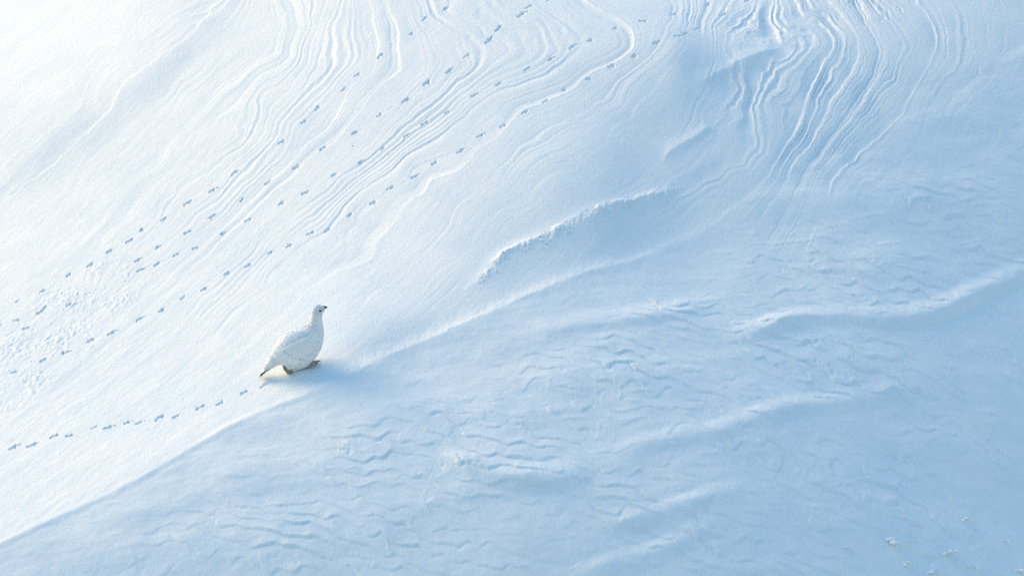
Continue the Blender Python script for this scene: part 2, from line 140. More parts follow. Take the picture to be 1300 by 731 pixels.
[-113,-108,-102,-97,-92,-87,-83,-77,-70,-64,-54,-42,-28,-13,-3,3,11,18,25,33,44,61,85,117,137,155,181,208,237,261,279,293,305,317,331,347,364,376,384,390,401,424,461,501,533,561,629,715,754,767,827,881,900,927,971,1011,1046,1074,1103,1133,1163,1193,1224,1255,1285,1315,1344],
[-125,-120,-115,-109,-104,-99,-94,-89,-83,-76,-67,-56,-43,-30,-19,-10,-1,7,17,28,42,61,86,115,136,157,185,214,241,265,284,299,313,326,340,354,368,379,388,397,410,430,458,490,520,556,626,712,756,783,833,880,911,942,980,1018,1051,1079,1106,1133,1161,1190,1219,1248,1277,1306,1335],
[-137,-132,-126,-121,-115,-110,-105,-99,-94,-87,-79,-69,-58,-47,-35,-24,-14,-4,8,22,43,66,90,115,138,161,188,216,242,265,285,302,317,331,345,358,371,382,392,403,417,436,460,488,521,564,627,697,749,791,836,879,916,951,986,1021,1053,1081,1108,1134,1160,1187,1215,1243,1271,1300,1328],
[-148,-143,-137,-131,-125,-119,-115,-109,-103,-97,-89,-80,-70,-60,-47,-36,-27,-18,-7,12,44,74,95,117,139,164,190,216,241,265,285,303,319,334,348,361,373,384,396,409,424,442,465,494,529,574,629,688,742,790,836,878,917,954,989,1022,1053,1081,1108,1134,1160,1186,1213,1240,1267,1295,1322],
[-160,-154,-148,-141,-135,-129,-124,-117,-112,-107,-99,-89,-77,-65,-53,-45,-38,-31,-23,-7,29,66,92,116,139,164,190,215,240,263,284,303,320,335,349,363,375,387,400,414,430,450,474,503,539,582,632,686,738,787,833,876,916,954,989,1022,1052,1081,1108,1134,1159,1185,1211,1237,1264,1291,1317],
[-170,-164,-158,-151,-145,-139,-132,-126,-121,-116,-106,-95,-83,-70,-59,-51,-45,-41,-33,-17,15,51,83,110,136,162,188,213,237,261,282,301,319,335,350,364,377,390,404,420,437,458,483,513,549,590,637,686,735,784,830,873,914,952,987,1020,1051,1080,1107,1133,1159,1184,1210,1235,1261,1287,1314],
[-181,-174,-168,-161,-155,-148,-141,-135,-129,-122,-112,-100,-88,-75,-64,-55,-50,-45,-36,-19,8,40,72,102,131,158,184,210,234,258,279,299,318,334,350,365,379,393,408,425,444,466,492,522,558,598,641,687,734,781,827,870,911,949,984,1018,1049,1078,1106,1132,1158,1183,1209,1234,1259,1285,1311],
[-191,-185,-178,-171,-164,-157,-150,-143,-135,-126,-116,-106,-94,-81,-70,-61,-55,-48,-37,-20,4,33,64,94,124,152,180,206,231,255,277,297,316,333,350,365,381,396,413,431,451,474,501,531,566,604,646,690,734,780,824,866,907,945,981,1015,1046,1076,1104,1131,1157,1182,1207,1232,1258,1283,1308],
[-202,-195,-188,-181,-173,-166,-158,-151,-142,-133,-123,-112,-101,-88,-77,-67,-59,-50,-38,-21,1,27,57,87,117,146,175,202,227,251,274,295,314,332,350,366,383,400,417,437,458,482,509,540,574,611,650,692,735,779,822,863,904,942,978,1012,1044,1074,1102,1129,1155,1181,1206,1231,1256,1281,1306],
[-212,-205,-197,-190,-183,-175,-167,-158,-150,-140,-131,-121,-109,-96,-85,-74,-64,-53,-40,-23,-2,23,51,80,110,140,169,197,223,248,271,292,313,332,350,367,385,403,422,442,465,490,517,548,581,617,655,695,736,778,820,861,901,939,975,1009,1041,1072,1100,1128,1154,1180,1205,1230,1254,1279,1304]]) / 30.0   # index of the wind-packed snow layer that crops out there
LAYER_AMP = np.array([[0.0,0.0,0.0,0.0,0.0,0.0,0.0,0.0,0.0,0.0,0.0,0.0,0.0,0.0,0.0],[0.0,0.0,0.0,0.0,0.0,0.0,0.0,0.0,0.0,0.0,0.0,0.0,0.0,0.0,0.0],[0.0,0.0,0.0,0.0,0.01,0.0,0.0,0.0,0.0,0.0,0.0,0.0,0.0,0.0,0.0],[0.01,0.03,0.05,0.08,0.09,0.09,0.05,0.03,0.01,0.0,0.0,0.0,0.0,0.0,0.0],[0.1,0.14,0.21,0.3,0.34,0.34,0.33,0.25,0.11,0.02,0.0,0.0,0.0,0.0,0.0],[0.26,0.3,0.42,0.56,0.66,0.71,0.69,0.53,0.3,0.38,0.29,0.1,0.0,0.0,0.0],[0.3,0.33,0.48,0.75,0.93,1.0,0.94,0.72,0.41,1.19,1.57,1.1,0.15,0.01,0.0],[0.24,0.26,0.39,0.71,1.02,1.16,1.08,0.85,0.59,1.38,2.04,1.93,0.91,0.18,0.01],[0.15,0.16,0.26,0.61,1.02,1.2,1.14,0.9,0.68,1.35,2.0,2.01,1.1,0.41,0.17],[0.1,0.12,0.21,0.59,1.03,1.2,1.13,0.9,0.68,1.3,1.98,2.06,1.17,0.49,0.2]])
STREAK = np.array([[0.8,0.8,0.66,0.47,0.37,0.3,0.3,0.3,0.3,0.38,0.46,0.5,0.5,0.5,0.5],[0.86,0.89,0.85,0.64,0.38,0.3,0.3,0.3,0.3,0.37,0.46,0.5,0.5,0.5,0.5],[1.0,1.0,1.0,0.9,0.67,0.39,0.3,0.3,0.3,0.3,0.31,0.35,0.44,0.49,0.5],[0.99,0.97,0.99,0.94,0.76,0.54,0.35,0.28,0.28,0.3,0.3,0.3,0.31,0.36,0.41],[0.9,0.87,0.9,0.85,0.75,0.62,0.46,0.3,0.22,0.26,0.3,0.3,0.3,0.3,0.3],[0.74,0.71,0.73,0.68,0.62,0.57,0.48,0.4,0.28,0.22,0.24,0.29,0.3,0.3,0.3],[0.64,0.6,0.58,0.59,0.58,0.5,0.4,0.33,0.25,0.21,0.2,0.2,0.21,0.24,0.26],[0.54,0.51,0.5,0.48,0.37,0.29,0.26,0.24,0.21,0.24,0.24,0.23,0.22,0.2,0.2],[0.5,0.5,0.48,0.36,0.25,0.2,0.2,0.2,0.2,0.26,0.3,0.3,0.29,0.23,0.2],[0.5,0.5,0.46,0.31,0.23,0.2,0.2,0.2,0.2,0.25,0.3,0.3,0.3,0.24,0.2]])
SCARPS = [
 ([[-2.598,0.717],[-2.41,0.8],[-2.262,0.885],[-2.179,0.966],[-2.117,1.012],[-2.01,1.102],[-1.98,1.17],[-1.939,1.239],[-1.786,1.321],[-1.615,1.438],[-1.489,1.652]], -0.004, 0.14, 0.014, 0.1)]
RIDGES = [
 ([[-0.235,-0.393],[-0.109,-0.279],[-0.036,-0.203],[0.055,-0.157],[0.146,-0.121],[0.239,-0.073],[0.35,-0.013],[0.461,0.049],[0.592,0.105],[0.742,0.181],[0.875,0.246]], 0.015, 0.03, 0.05, 0.2),
 ([[0.873,0.654],[0.991,0.755],[1.11,0.835],[1.209,0.904],[1.329,0.974]], 0.013, 0.04, 0.03, 0.2),
 ([[0.717,0.297],[0.748,0.348],[0.825,0.403],[0.902,0.455],[0.972,0.509]], 0.01, 0.03, 0.02, 0.2)]
DRIFTS = [
 ([[0.036,-0.607],[0.251,-0.523],[0.54,-0.446],[0.795,-0.362],[1.072,-0.241]], 0.018, 0.08, 0.05, 0.3),
 ([[0.857,-0.438],[0.972,-0.436],[1.062,-0.428],[1.173,-0.374],[1.304,-0.306],[1.488,-0.254],[1.709,-0.22],[1.858,-0.176],[2.011,-0.102],[2.21,0.046],[2.488,0.221],[2.925,0.437]], 0.03, 0.075, 0.045, 0.2),
 ([[-0.357,-1.07],[-0.244,-1.127],[-0.104,-1.161],[0.069,-1.173],[0.243,-1.153],[0.401,-1.097]], 0.032, 0.09, 0.05, 0.3),
 ([[0.384,-1.039],[0.631,-0.965],[0.809,-0.904],[0.897,-0.882],[1.06,-0.807],[1.242,-0.71],[1.609,-0.566],[1.948,-0.381]], 0.019, 0.065, 0.05, 0.3),
 ([[0.345,-1.306],[0.518,-1.261],[0.693,-1.201],[0.869,-1.13],[1.083,-1.032]], 0.02, 0.05, 0.05, 0.3),
 ([[0.239,-1.485],[0.48,-1.401],[0.724,-1.309],[0.971,-1.173]], 0.018, 0.05, 0.05, 0.3),
 ([[1.955,-0.307],[2.088,-0.238],[2.223,-0.167]], 0.004, 0.05, 0.02, 0.4),
 ([[0.687,-0.359],[0.87,-0.293],[1.054,-0.241]], 0.005, 0.05, 0.02, 0.4)]
CRACKS = [
 ([[-0.249,-0.848],[-0.201,-0.858],[-0.154,-0.885],[-0.095,-0.893]], 0.0022, 0.022, 0.01, 0.3),
 ([[-0.095,-0.87],[-0.025,-0.884]], 0.0022, 0.022, 0.01, 0.3),
 ([[-0.013,-0.911],[0.057,-0.913]], 0.0022, 0.022, 0.01, 0.3),
 ([[0.011,-0.854],[0.081,-0.835],[0.14,-0.855],[0.198,-0.905],[0.245,-0.896],[0.316,-0.891],[0.386,-0.906]], 0.0022, 0.022, 0.01, 0.3),
 ([[-0.154,-0.943],[-0.124,-0.969],[-0.036,-0.98]], 0.0022, 0.022, 0.01, 0.3),
 ([[0.075,-0.934],[0.151,-0.943]], 0.0022, 0.022, 0.01, 0.3),
 ([[0.41,-0.893],[0.457,-0.88],[0.526,-0.906]], 0.0022, 0.022, 0.01, 0.3),
 ([[0.386,-0.906],[0.391,-0.946]], 0.0022, 0.022, 0.01, 0.3),
 ([[0.412,-0.754],[0.494,-0.804],[0.606,-0.804]], 0.0022, 0.022, 0.01, 0.3),
 ([[0.494,-0.799],[0.554,-0.767],[0.648,-0.756]], 0.0022, 0.022, 0.01, 0.3),
 ([[0.164,-0.773],[0.235,-0.807],[0.364,-0.808]], 0.0022, 0.022, 0.01, 0.3),
 ([[-0.761,-1.044],[-0.689,-1.089],[-0.618,-1.099]], 0.0022, 0.022, 0.01, 0.3),
 ([[-0.586,-1.028],[-0.526,-1.066],[-0.456,-1.075]], 0.0022, 0.022, 0.01, 0.3),
 ([[-0.466,-1.148],[-0.407,-1.172],[-0.349,-1.194],[-0.29,-1.235]], 0.0022, 0.022, 0.01, 0.3),
 ([[-0.756,-1.165],[-0.686,-1.158],[-0.599,-1.177]], 0.0022, 0.022, 0.01, 0.3),
 ([[-0.725,-1.226],[-0.695,-1.24],[-0.677,-1.269]], 0.0022, 0.022, 0.01, 0.3),
 ([[-0.558,-1.156],[-0.534,-1.186],[-0.476,-1.184]], 0.0022, 0.022, 0.01, 0.3),
 ([[-0.514,-1.311],[-0.462,-1.318],[-0.409,-1.343]], 0.0022, 0.022, 0.01, 0.3),
 ([[-0.668,-1.35],[-0.599,-1.347],[-0.553,-1.359]], 0.0022, 0.022, 0.01, 0.3),
 ([[-0.581,-1.392],[-0.552,-1.404],[-0.533,-1.456],[-0.492,-1.47]], 0.0022, 0.022, 0.01, 0.3),
 ([[-0.278,-1.258],[-0.197,-1.263]], 0.0022, 0.022, 0.01, 0.3),
 ([[-0.191,-1.295],[-0.128,-1.328]], 0.0022, 0.022, 0.01, 0.3),
 ([[-0.174,-1.248],[-0.105,-1.236],[-0.047,-1.239],[-0.001,-1.252]], 0.0022, 0.022, 0.01, 0.3),
 ([[0.103,-1.197],[0.172,-1.225],[0.241,-1.227]], 0.0022, 0.022, 0.01, 0.3),
 ([[0.12,-1.286],[0.183,-1.275],[0.217,-1.288]], 0.0022, 0.022, 0.01, 0.3),
 ([[-0.082,-1.164],[0.034,-1.179],[0.103,-1.197]], 0.0022, 0.022, 0.01, 0.3),
 ([[-0.406,-1.245],[-0.382,-1.286],[-0.352,-1.313]], 0.0022, 0.022, 0.01, 0.3),
 ([[0.511,-1.065],[0.58,-1.076]], 0.0022, 0.022, 0.01, 0.3),
 ([[0.308,-1.386],[0.382,-1.381]], 0.0022, 0.022, 0.01, 0.3),
 ([[0.468,-1.415],[0.548,-1.404],[0.616,-1.414]], 0.0022, 0.022, 0.01, 0.3),
 ([[0.311,-1.214],[0.356,-1.237]], 0.0022, 0.022, 0.01, 0.3),
 ([[1.164,0.025],[1.337,0.06],[1.387,0.073],[1.501,0.124]], 0.002, 0.022, 0.01, 0.3),
 ([[1.631,0.212],[1.695,0.238],[1.783,0.255]], 0.002, 0.022, 0.01, 0.3),
 ([[1.843,0.234],[1.908,0.263],[1.98,0.241],[2.068,0.259]], 0.002, 0.022, 0.01, 0.3),
 ([[1.709,0.109],[1.786,0.139],[1.856,0.1]], 0.002, 0.022, 0.01, 0.3),
 ([[1.855,0.088],[1.957,0.128],[2.055,0.127]], 0.002, 0.022, 0.01, 0.3),
 ([[1.225,-0.17],[1.323,-0.156],[1.386,-0.122]], 0.002, 0.022, 0.01, 0.3),
 ([[1.099,-0.256],[1.147,-0.267],[1.232,-0.255]], 0.002, 0.022, 0.01, 0.3),
 ([[1.485,-0.099],[1.584,-0.082]], 0.002, 0.022, 0.01, 0.3),
 ([[1.643,-0.104],[1.717,-0.094],[1.831,-0.044]], 0.002, 0.022, 0.01, 0.3),
 ([[1.059,-0.098],[1.133,-0.089]], 0.002, 0.022, 0.01, 0.3),
 ([[0.905,-0.525],[0.974,-0.577],[1.057,-0.6]], 0.002, 0.022, 0.01, 0.3),
 ([[0.77,-0.629],[0.889,-0.624]], 0.002, 0.022, 0.01, 0.3),
 ([[1.247,-0.412],[1.318,-0.419],[1.377,-0.44],[1.437,-0.427]], 0.002, 0.022, 0.01, 0.3),
 ([[1.526,-0.359],[1.599,-0.358],[1.66,-0.349]], 0.002, 0.022, 0.01, 0.3),
 ([[1.421,-0.485],[1.467,-0.518],[1.539,-0.505]], 0.002, 0.022, 0.01, 0.3),
 ([[2.054,0.363],[2.158,0.409],[2.25,0.452]], 0.002, 0.022, 0.01, 0.3),
 ([[2.143,0.385],[2.31,0.43],[2.438,0.458]], 0.002, 0.022, 0.01, 0.3),
 ([[2.265,0.241],[2.416,0.262]], 0.002, 0.022, 0.01, 0.3),
 ([[1.372,0.025],[1.446,0.034]], 0.002, 0.022, 0.01, 0.3),
 ([[1.117,0.065],[1.166,0.07]], 0.002, 0.022, 0.01, 0.3),
 ([[0.916,-0.045],[1.038,-0.029]], 0.002, 0.022, 0.01, 0.3),
 ([[0.788,-0.186],[0.959,-0.164]], 0.002, 0.022, 0.01, 0.3),
 ([[2.102,0.224],[2.192,0.257],[2.262,0.272]], 0.002, 0.022, 0.01, 0.3),
 ([[0.896,-0.478],[0.968,-0.475],[1.062,-0.491],[1.097,-0.519],[1.157,-0.505]], 0.002, 0.022, 0.01, 0.3),
 ([[-1.451,-1.373],[-1.368,-1.407],[-1.331,-1.445]], 0.0022, 0.022, 0.01, 0.3),
 ([[-1.488,-1.423],[-1.433,-1.461],[-1.402,-1.493]], 0.0022, 0.022, 0.01, 0.3),
 ([[-1.395,-1.516],[-1.325,-1.527]], 0.0022, 0.022, 0.01, 0.3),
 ([[-1.55,-1.439],[-1.493,-1.433]], 0.0022, 0.022, 0.01, 0.3),
 ([[-1.153,-1.135],[-1.093,-1.163]], 0.0022, 0.022, 0.01, 0.3),
 ([[-0.979,-1.105],[-0.931,-1.128],[-0.849,-1.149],[-0.766,-1.17]], 0.0022, 0.022, 0.01, 0.3),
 ([[-0.818,-1.332],[-0.77,-1.377]], 0.0022, 0.022, 0.01, 0.3),
 ([[-1.24,-1.423],[-1.181,-1.441],[-1.134,-1.458]], 0.0022, 0.022, 0.01, 0.3),
 ([[-1.096,-1.311],[-0.993,-1.303]], 0.0022, 0.022, 0.01, 0.3),
 ([[-1.684,-1.492],[-1.635,-1.525]], 0.0022, 0.022, 0.01, 0.3),
 ([[-1.818,-1.299],[-1.736,-1.298],[-1.653,-1.323],[-1.628,-1.334]], 0.0022, 0.022, 0.01, 0.3),
 ([[-1.321,-1.252],[-1.272,-1.283],[-1.234,-1.329]], 0.0022, 0.022, 0.01, 0.3),
 ([[-1.11,-1.484],[-1.085,-1.518],[-1.038,-1.533]], 0.0022, 0.022, 0.01, 0.3),
 ([[-1.008,-1.452],[-0.939,-1.454]], 0.0022, 0.022, 0.01, 0.3),
 ([[-0.97,-1.53],[-0.912,-1.544]], 0.0022, 0.022, 0.01, 0.3),
 ([[-1.289,-1.197],[-1.149,-1.202]], 0.0022, 0.022, 0.01, 0.3),
 ([[-0.812,-1.186],[-0.775,-1.232]], 0.0022, 0.022, 0.01, 0.3),
 ([[0.803,-0.985],[0.874,-0.964],[0.957,-0.944]], 0.002, 0.022, 0.01, 0.3),
 ([[1.039,-0.924],[1.157,-0.904]], 0.002, 0.022, 0.01, 0.3),
 ([[1.006,-0.89],[1.065,-0.885]], 0.002, 0.022, 0.01, 0.3),
 ([[1.087,-0.7],[1.127,-0.713]], 0.002, 0.022, 0.01, 0.3),
 ([[1.375,-0.976],[1.484,-0.93],[1.616,-0.881]], 0.002, 0.022, 0.01, 0.3),
 ([[1.489,-0.851],[1.53,-0.856]], 0.002, 0.022, 0.01, 0.3),
 ([[1.604,-0.82],[1.643,-0.837]], 0.002, 0.022, 0.01, 0.3),
 ([[1.647,-0.864],[1.669,-0.881]], 0.002, 0.022, 0.01, 0.3),
 ([[2.094,-0.455],[2.154,-0.455],[2.202,-0.457]], 0.002, 0.022, 0.01, 0.3),
 ([[1.916,-0.566],[2.064,-0.52]], 0.002, 0.022, 0.01, 0.3),
 ([[0.763,-0.814],[0.81,-0.822]], 0.002, 0.022, 0.01, 0.3),
 ([[0.744,-1.311],[0.836,-1.308],[0.859,-1.312]], 0.002, 0.022, 0.01, 0.3),
 ([[1.099,-1.121],[1.251,-1.088]], 0.002, 0.022, 0.01, 0.3),
 ([[1.312,-1.054],[1.405,-1.046]], 0.002, 0.022, 0.01, 0.3),
 ([[1.214,-1.134],[1.295,-1.135]], 0.002, 0.022, 0.01, 0.3),
 ([[1.144,-0.941],[1.172,-0.949]], 0.002, 0.022, 0.01, 0.3)]
CREST = [[-2.638,-1.626],[-2.243,-1.456],[-2.044,-1.366],[-1.843,-1.282],[-1.641,-1.192],[-1.439,-1.073],[-1.235,-0.953],[-1.097,-0.896],[-0.781,-0.792],[-0.536,-0.663],[-0.323,-0.567],[-0.036,-0.448],[0.327,-0.257],[0.548,-0.151],[0.772,-0.015],[1.049,0.168],[1.308,0.341],[1.622,0.545],[1.963,0.737],[2.266,0.95],[2.517,1.137],[3.163,1.61]]
TRAILS = [
 [[-0.328,1.175],[-0.433,1.133],[-0.498,1.057],[-0.651,0.964],[-0.757,0.883],[-0.828,0.818],[-0.949,0.751],[-1.016,0.69],[-1.12,0.611],[-1.341,0.52],[-1.452,0.459],[-1.568,0.422],[-1.674,0.36],[-1.778,0.326],[-1.835,0.28],[-1.928,0.249],[-2.022,0.195],[-2.118,0.169],[-2.237,0.112],[-2.356,0.087]],
 [[0.183,1.169],[0.086,1.123],[0.047,1.075],[-0.066,1.007],[-0.116,0.939],[-0.223,0.87],[-0.307,0.8],[-0.418,0.751],[-0.516,0.679],[-0.641,0.623],[-0.761,0.561],[-0.912,0.521],[-1.043,0.457],[-1.174,0.418],[-1.297,0.364],[-1.441,0.309],[-1.547,0.246],[-1.684,0.202],[-1.782,0.154],[-2.214,0.007],[-2.238,-0.014],[-2.346,-0.032],[-2.42,-0.037]],
 [[0.795,1.098],[0.641,1.003],[0.505,0.948],[0.384,0.884],[0.292,0.852],[0.188,0.796],[0.073,0.751],[-0.065,0.684],[-0.186,0.635],[-0.311,0.569],[-0.417,0.53],[-0.507,0.483],[-0.62,0.445],[-0.724,0.397],[-0.848,0.362],[-0.989,0.306],[-1.098,0.284],[-1.258,0.237],[-1.373,0.196],[-1.505,0.143],[-1.595,0.131],[-1.687,0.103],[-1.765,0.091],[-2.095,-0.013],[-2.292,-0.1]],
 [[1.164,1.259],[1.041,1.141],[0.968,1.225],[0.903,0.998],[0.843,0.94],[0.807,0.909],[0.697,0.849],[0.588,0.783],[0.481,0.737],[0.369,0.672],[0.251,0.625],[0.163,0.565],[0.064,0.512],[-0.045,0.446],[-0.151,0.409],[-0.251,0.341],[-0.367,0.306],[-0.464,0.258],[-0.572,0.223],[-0.66,0.166],[-0.767,0.131],[-0.87,0.079],[-0.952,0.081],[-1.051,0.038],[-1.14,0.021],[-1.241,-0.028],[-1.341,-0.049],[-1.444,-0.113],[-1.543,-0.133],[-1.641,-0.174],[-1.743,-0.193],[-1.873,-0.239],[-1.968,-0.256],[-2.078,-0.3],[-2.183,-0.324],[-2.312,-0.37]],
 [[-2.258,-0.86],[-2.171,-0.868],[-2.073,-0.839],[-1.999,-0.854],[-1.893,-0.831],[-1.827,-0.848],[-1.735,-0.836],[-1.683,-0.854],[-1.59,-0.84],[-1.518,-0.853],[-1.409,-0.818],[-1.316,-0.815],[-1.212,-0.769],[-1.116,-0.748]]]
CLUMPS = [[1.676,-1.079,0.03],[2.021,-0.876,0.022],[1.745,-1.131,0.023],[1.954,-1.023,0.02],[2.047,-1.04,0.022],[1.847,-1.123,0.017],[1.475,-1.152,0.014],[2.203,-0.895,0.012],[2.256,-0.983,0.018]]
SMOOTH = [([[0.921,1.053],[0.847,0.761],[0.756,0.572],[0.619,0.397],[0.408,0.169],[0.147,-0.059],[-0.109,-0.26]],0.13)]
CHURN = [[-1.982,0.069],[-2.2,-0.02],[-2.042,-0.088],[-2.257,-0.173],[-2.331,-0.331],[-2.136,-0.252],[-1.899,-0.014],[-2.293,-0.489]]
BIRD_AT = [-0.993, -0.71]
FOOT_AT = [[-1.011, -0.705], [-0.925, -0.699]]
P_MIN, P_MAX, Q_MIN, Q_MAX, STEP = -3.2, 3.2, -2.1, 2.1, 0.1
SLOPE_X, SLOPE_Y = 0.06, 0.45
QX = SLOPE_X * math.cos(PITCH)
QY = SLOPE_Y * math.cos(PITCH) + math.sin(PITCH)

def basis(x, x0, x1, n):
    """rows of the cubic spline at x, running on with the edge slope and levelling off outside"""
    xc = np.clip(x, x0, x1 - 1e-9)
    t = (xc - x0) / STEP
    i = np.clip(np.floor(t).astype(int), 0, n - 4)
    f = t - i
    w = np.stack([(1 - f) ** 3 / 6, (3 * f ** 3 - 6 * f * f + 4) / 6, (-3 * f ** 3 + 3 * f * f + 3 * f + 1) / 6, f ** 3 / 6], -1)
    d = np.stack([-(1 - f) ** 2 / 2, (9 * f * f - 12 * f) / 6, (-9 * f * f + 6 * f + 3) / 6, f * f / 2], -1) / STEP
    e = x - xc
    e = np.sign(e) * 1.5 * (1 - np.exp(-np.abs(e) / 1.5))
    m = np.zeros((len(x), n))
    r = np.arange(len(x))
    for a in range(4):
        m[r, i + a] += w[:, a] + d[:, a] * e
    return m

def axis(lo, hi, step, reach):
    inner = np.arange(lo, hi + step / 2, step)
    out, d, s = [], 0.0, step
    while d < reach:
        s *= 1.35
        d += s
        out.append(d)
    out = np.array(out)
    return np.concatenate([(lo - out)[::-1], inner, inner[-1] + out])

CELL = 0.0041
p = axis(-2.95, 2.85, CELL, 70)
q = axis(-1.98, 2.08, CELL, 60)
NP_, NQ_ = len(p), len(q)
BP = basis(p, P_MIN, P_MAX, MACRO.shape[1])
BQ = basis(q, Q_MIN, Q_MAX, MACRO.shape[0])
H = BQ @ MACRO @ BP.T
P, Q = np.meshgrid(p, q)

# ---- noise
def _hash(ix, iy, seed):
    h = (ix.astype(np.int64) * 374761393 + iy.astype(np.int64) * 668265263 + seed * 974634777) & 0xFFFFFFFF
    h = ((h ^ (h >> 13)) * 1274126177) & 0xFFFFFFFF
    return (h ^ (h >> 16)) & 0xFFFFFFFF

def perlin(x, y, seed=0):
    ix, iy = np.floor(x), np.floor(y)
    fx, fy = (x - ix).astype(np.float32), (y - iy).astype(np.float32)
    ix, iy = ix.astype(np.int32), iy.astype(np.int32)
    u, v = fx * fx * fx * (fx * (fx * 6 - 15) + 10), fy * fy * fy * (fy * (fy * 6 - 15) + 10)
    def g(dx, dy):
        a = _hash(ix + dx, iy + dy, seed).astype(np.float32) * np.float32(2 * math.pi / 4294967296.0)
        return np.cos(a) * (fx - dx) + np.sin(a) * (fy - dy)
    a, b = g(0, 0), g(1, 0)
    c, d = g(0, 1), g(1, 1)
    return ((a + (b - a) * u) * (1 - v) + (c + (d - c) * u) * v) * 1.5

def fbm(x, y, seed, octaves=3, gain=0.5):
    r, amp, f = 0.0, 1.0, 1.0
    for k in range(octaves):
        r = r + amp * perlin(x * f, y * f, seed + k * 17)
        amp *= gain
        f *= 2.03
    return r

def smooth(x):
    x = np.clip(x, 0, 1)
    return x * x * (3 - 2 * x)

def mask(table):
    n, m = table.shape
    gx = np.clip((P + 2.8) / 0.4, 0, m - 1.001)
    gy = np.clip((Q + 1.8) / 0.4, 0, n - 1.001)
    i, j = gx.astype(int), gy.astype(int)
    f, g = gx - i, gy - j
    f, g = f * f * (3 - 2 * f), g * g * (3 - 2 * g)
    return (table[j, i] * (1 - f) + table[j, i + 1] * f) * (1 - g) + (table[j + 1, i] * (1 - f) + table[j + 1, i + 1] * f) * g

WP = 0.006 * fbm(P * 14, Q * 14, 3, 3, 0.6)
WQ = 0.006 * fbm(P * 14, Q * 14, 57, 3, 0.6)

def window(pts, pad):
    a = np.array(pts)
    lo, hi = a.min(0) - pad, a.max(0) + pad
    return np.s_[np.searchsorted(q, lo[1]):np.searchsorted(q, hi[1]) + 1, np.searchsorted(p, lo[0]):np.searchsorted(p, hi[0]) + 1]

def smooth_line(pts, n=6):
    a = np.array(pts, float)
    if len(a) < 3:
        return a
    e = np.vstack([2 * a[0] - a[1], a, 2 * a[-1] - a[-2]])
    out = []
    for k in range(1, len(e) - 2):
        for t in np.arange(n) / n:
            out.append(0.5 * (2 * e[k] + (e[k + 1] - e[k - 1]) * t + (2 * e[k - 1] - 5 * e[k] + 4 * e[k + 1] - e[k + 2]) * t * t
                              + (3 * e[k] - e[k - 1] - 3 * e[k + 1] + e[k + 2]) * t ** 3))
    out.append(a[-1])
    return np.array(out)

def along(pts, win, warp=1.0):
    """signed distance from a line (plus below or right of it) and the share of its length, on a window of the grid"""
    x, y = P[win] + warp * WP[win], Q[win] + warp * WQ[win]
    best = np.full(x.shape, 1e9)
    sd, tt = best.copy(), np.zeros(x.shape)
    seg = np.hypot(*(pts[1:] - pts[:-1]).T)
    cum = np.concatenate([[0], np.cumsum(seg)])
    for k in range(len(seg)):
        (x0, y0), (x1, y1) = pts[k], pts[k + 1]
        dx, dy = x1 - x0, y1 - y0
        t = np.clip(((x - x0) * dx + (y - y0) * dy) / (dx * dx + dy * dy + 1e-12), 0, 1)
        ex, ey = x - x0 - t * dx, y - y0 - t * dy
        d = ex * ex + ey * ey
        m = d < best
        best = np.where(m, d, best)
        sd = np.where(m, np.sqrt(d) * np.sign(dy * ex - dx * ey), sd)
        tt = np.where(m, (cum[k] + t * seg[k]) / cum[-1], tt)
    return sd, tt

def ends(t, taper):
    return smooth(t / taper) * smooth((1 - t) / taper)

def scarp(pts, height, w_up, w_low, taper, warp=1.0, line=None):
    """a ramp that climbs gently to the line and drops on its far side"""
    pts = smooth_line(pts)
    pad = max(w_up, w_low) * 2.2
    win = window(pts, pad)
    d, t = along(pts, win, warp)
    f = np.where(d < 0, (np.clip(1 + d / w_up, 0, 1) ** 2 if line is None else smooth(1 + d / w_up)), 1 - smooth(d / w_low))
    k = 1.0 if line is None else 0.5 + 0.5 * smooth(0.5 + 0.8 * np.sin(t * line + 1.3) * np.cos(t * line * 0.37))
    H[win] += height * ends(t, taper) * f * k

def ridge(pts, height, w_up, w_low, taper, warp=1.0):
    pts = smooth_line(pts)
    win = window(pts, max(w_up, w_low) * 3)
    d, t = along(pts, win, warp)
    w = np.where(d < 0, w_up, w_low)
    H[win] += height * ends(t, taper) * np.exp(-np.abs(d / w) ** 1.4) 

# ---- wind-packed layers: each crops out as a low step facing the wind
rng = np.random.default_rng(5)
pos, lev, g0 = [-12.0], [0.0], -12.0
z0 = 0.0
while g0 < 60:
    gap = float(np.clip(rng.lognormal(-0.95, 0.85), 0.10, 2.4))
    rise = 0.0042 * float(np.clip(rng.lognormal(0, 0.6), 0.2, 2.6)) * gap ** 0.7
    pos += [g0 + gap - min(0.36, gap * 0.5), g0 + gap]
    lev += [z0 - rise, z0]
    g0 += gap
pos, lev = np.array(pos), np.array(lev)
G = BQ @ LAYERS @ BP.T
G = G + 0.34 * fbm(P * 3.2 + 0.8 * Q, Q * 3.2, 11, 2, 0.5) + (0.07 + 0.17 * smooth((P - 0.6) / 0.5)) * fbm(P * 10, Q * 10, 23, 3, 0.5)
la = mask(LAYER_AMP) * (0.4 + 0.95 * smooth(0.5 + 0.9 * perlin(P * 3.4, Q * 3.4, 71)))
right = smooth((P - 0.5) / 0.5)
la *= 1 - right + right * (0.5 + 0.7 * smooth(0.5 + 1.2 * perlin(P * 6 + Q * 2, Q * 5, 73)))
for pts, w in SMOOTH:
    pts = smooth_line(pts)
    win = window(pts, 3 * w)
    d, tt = along(pts, win, 0)
    la[win] *= 1 - 0.92 * np.exp(-(d / w) ** 2) * smooth(tt / 0.06)
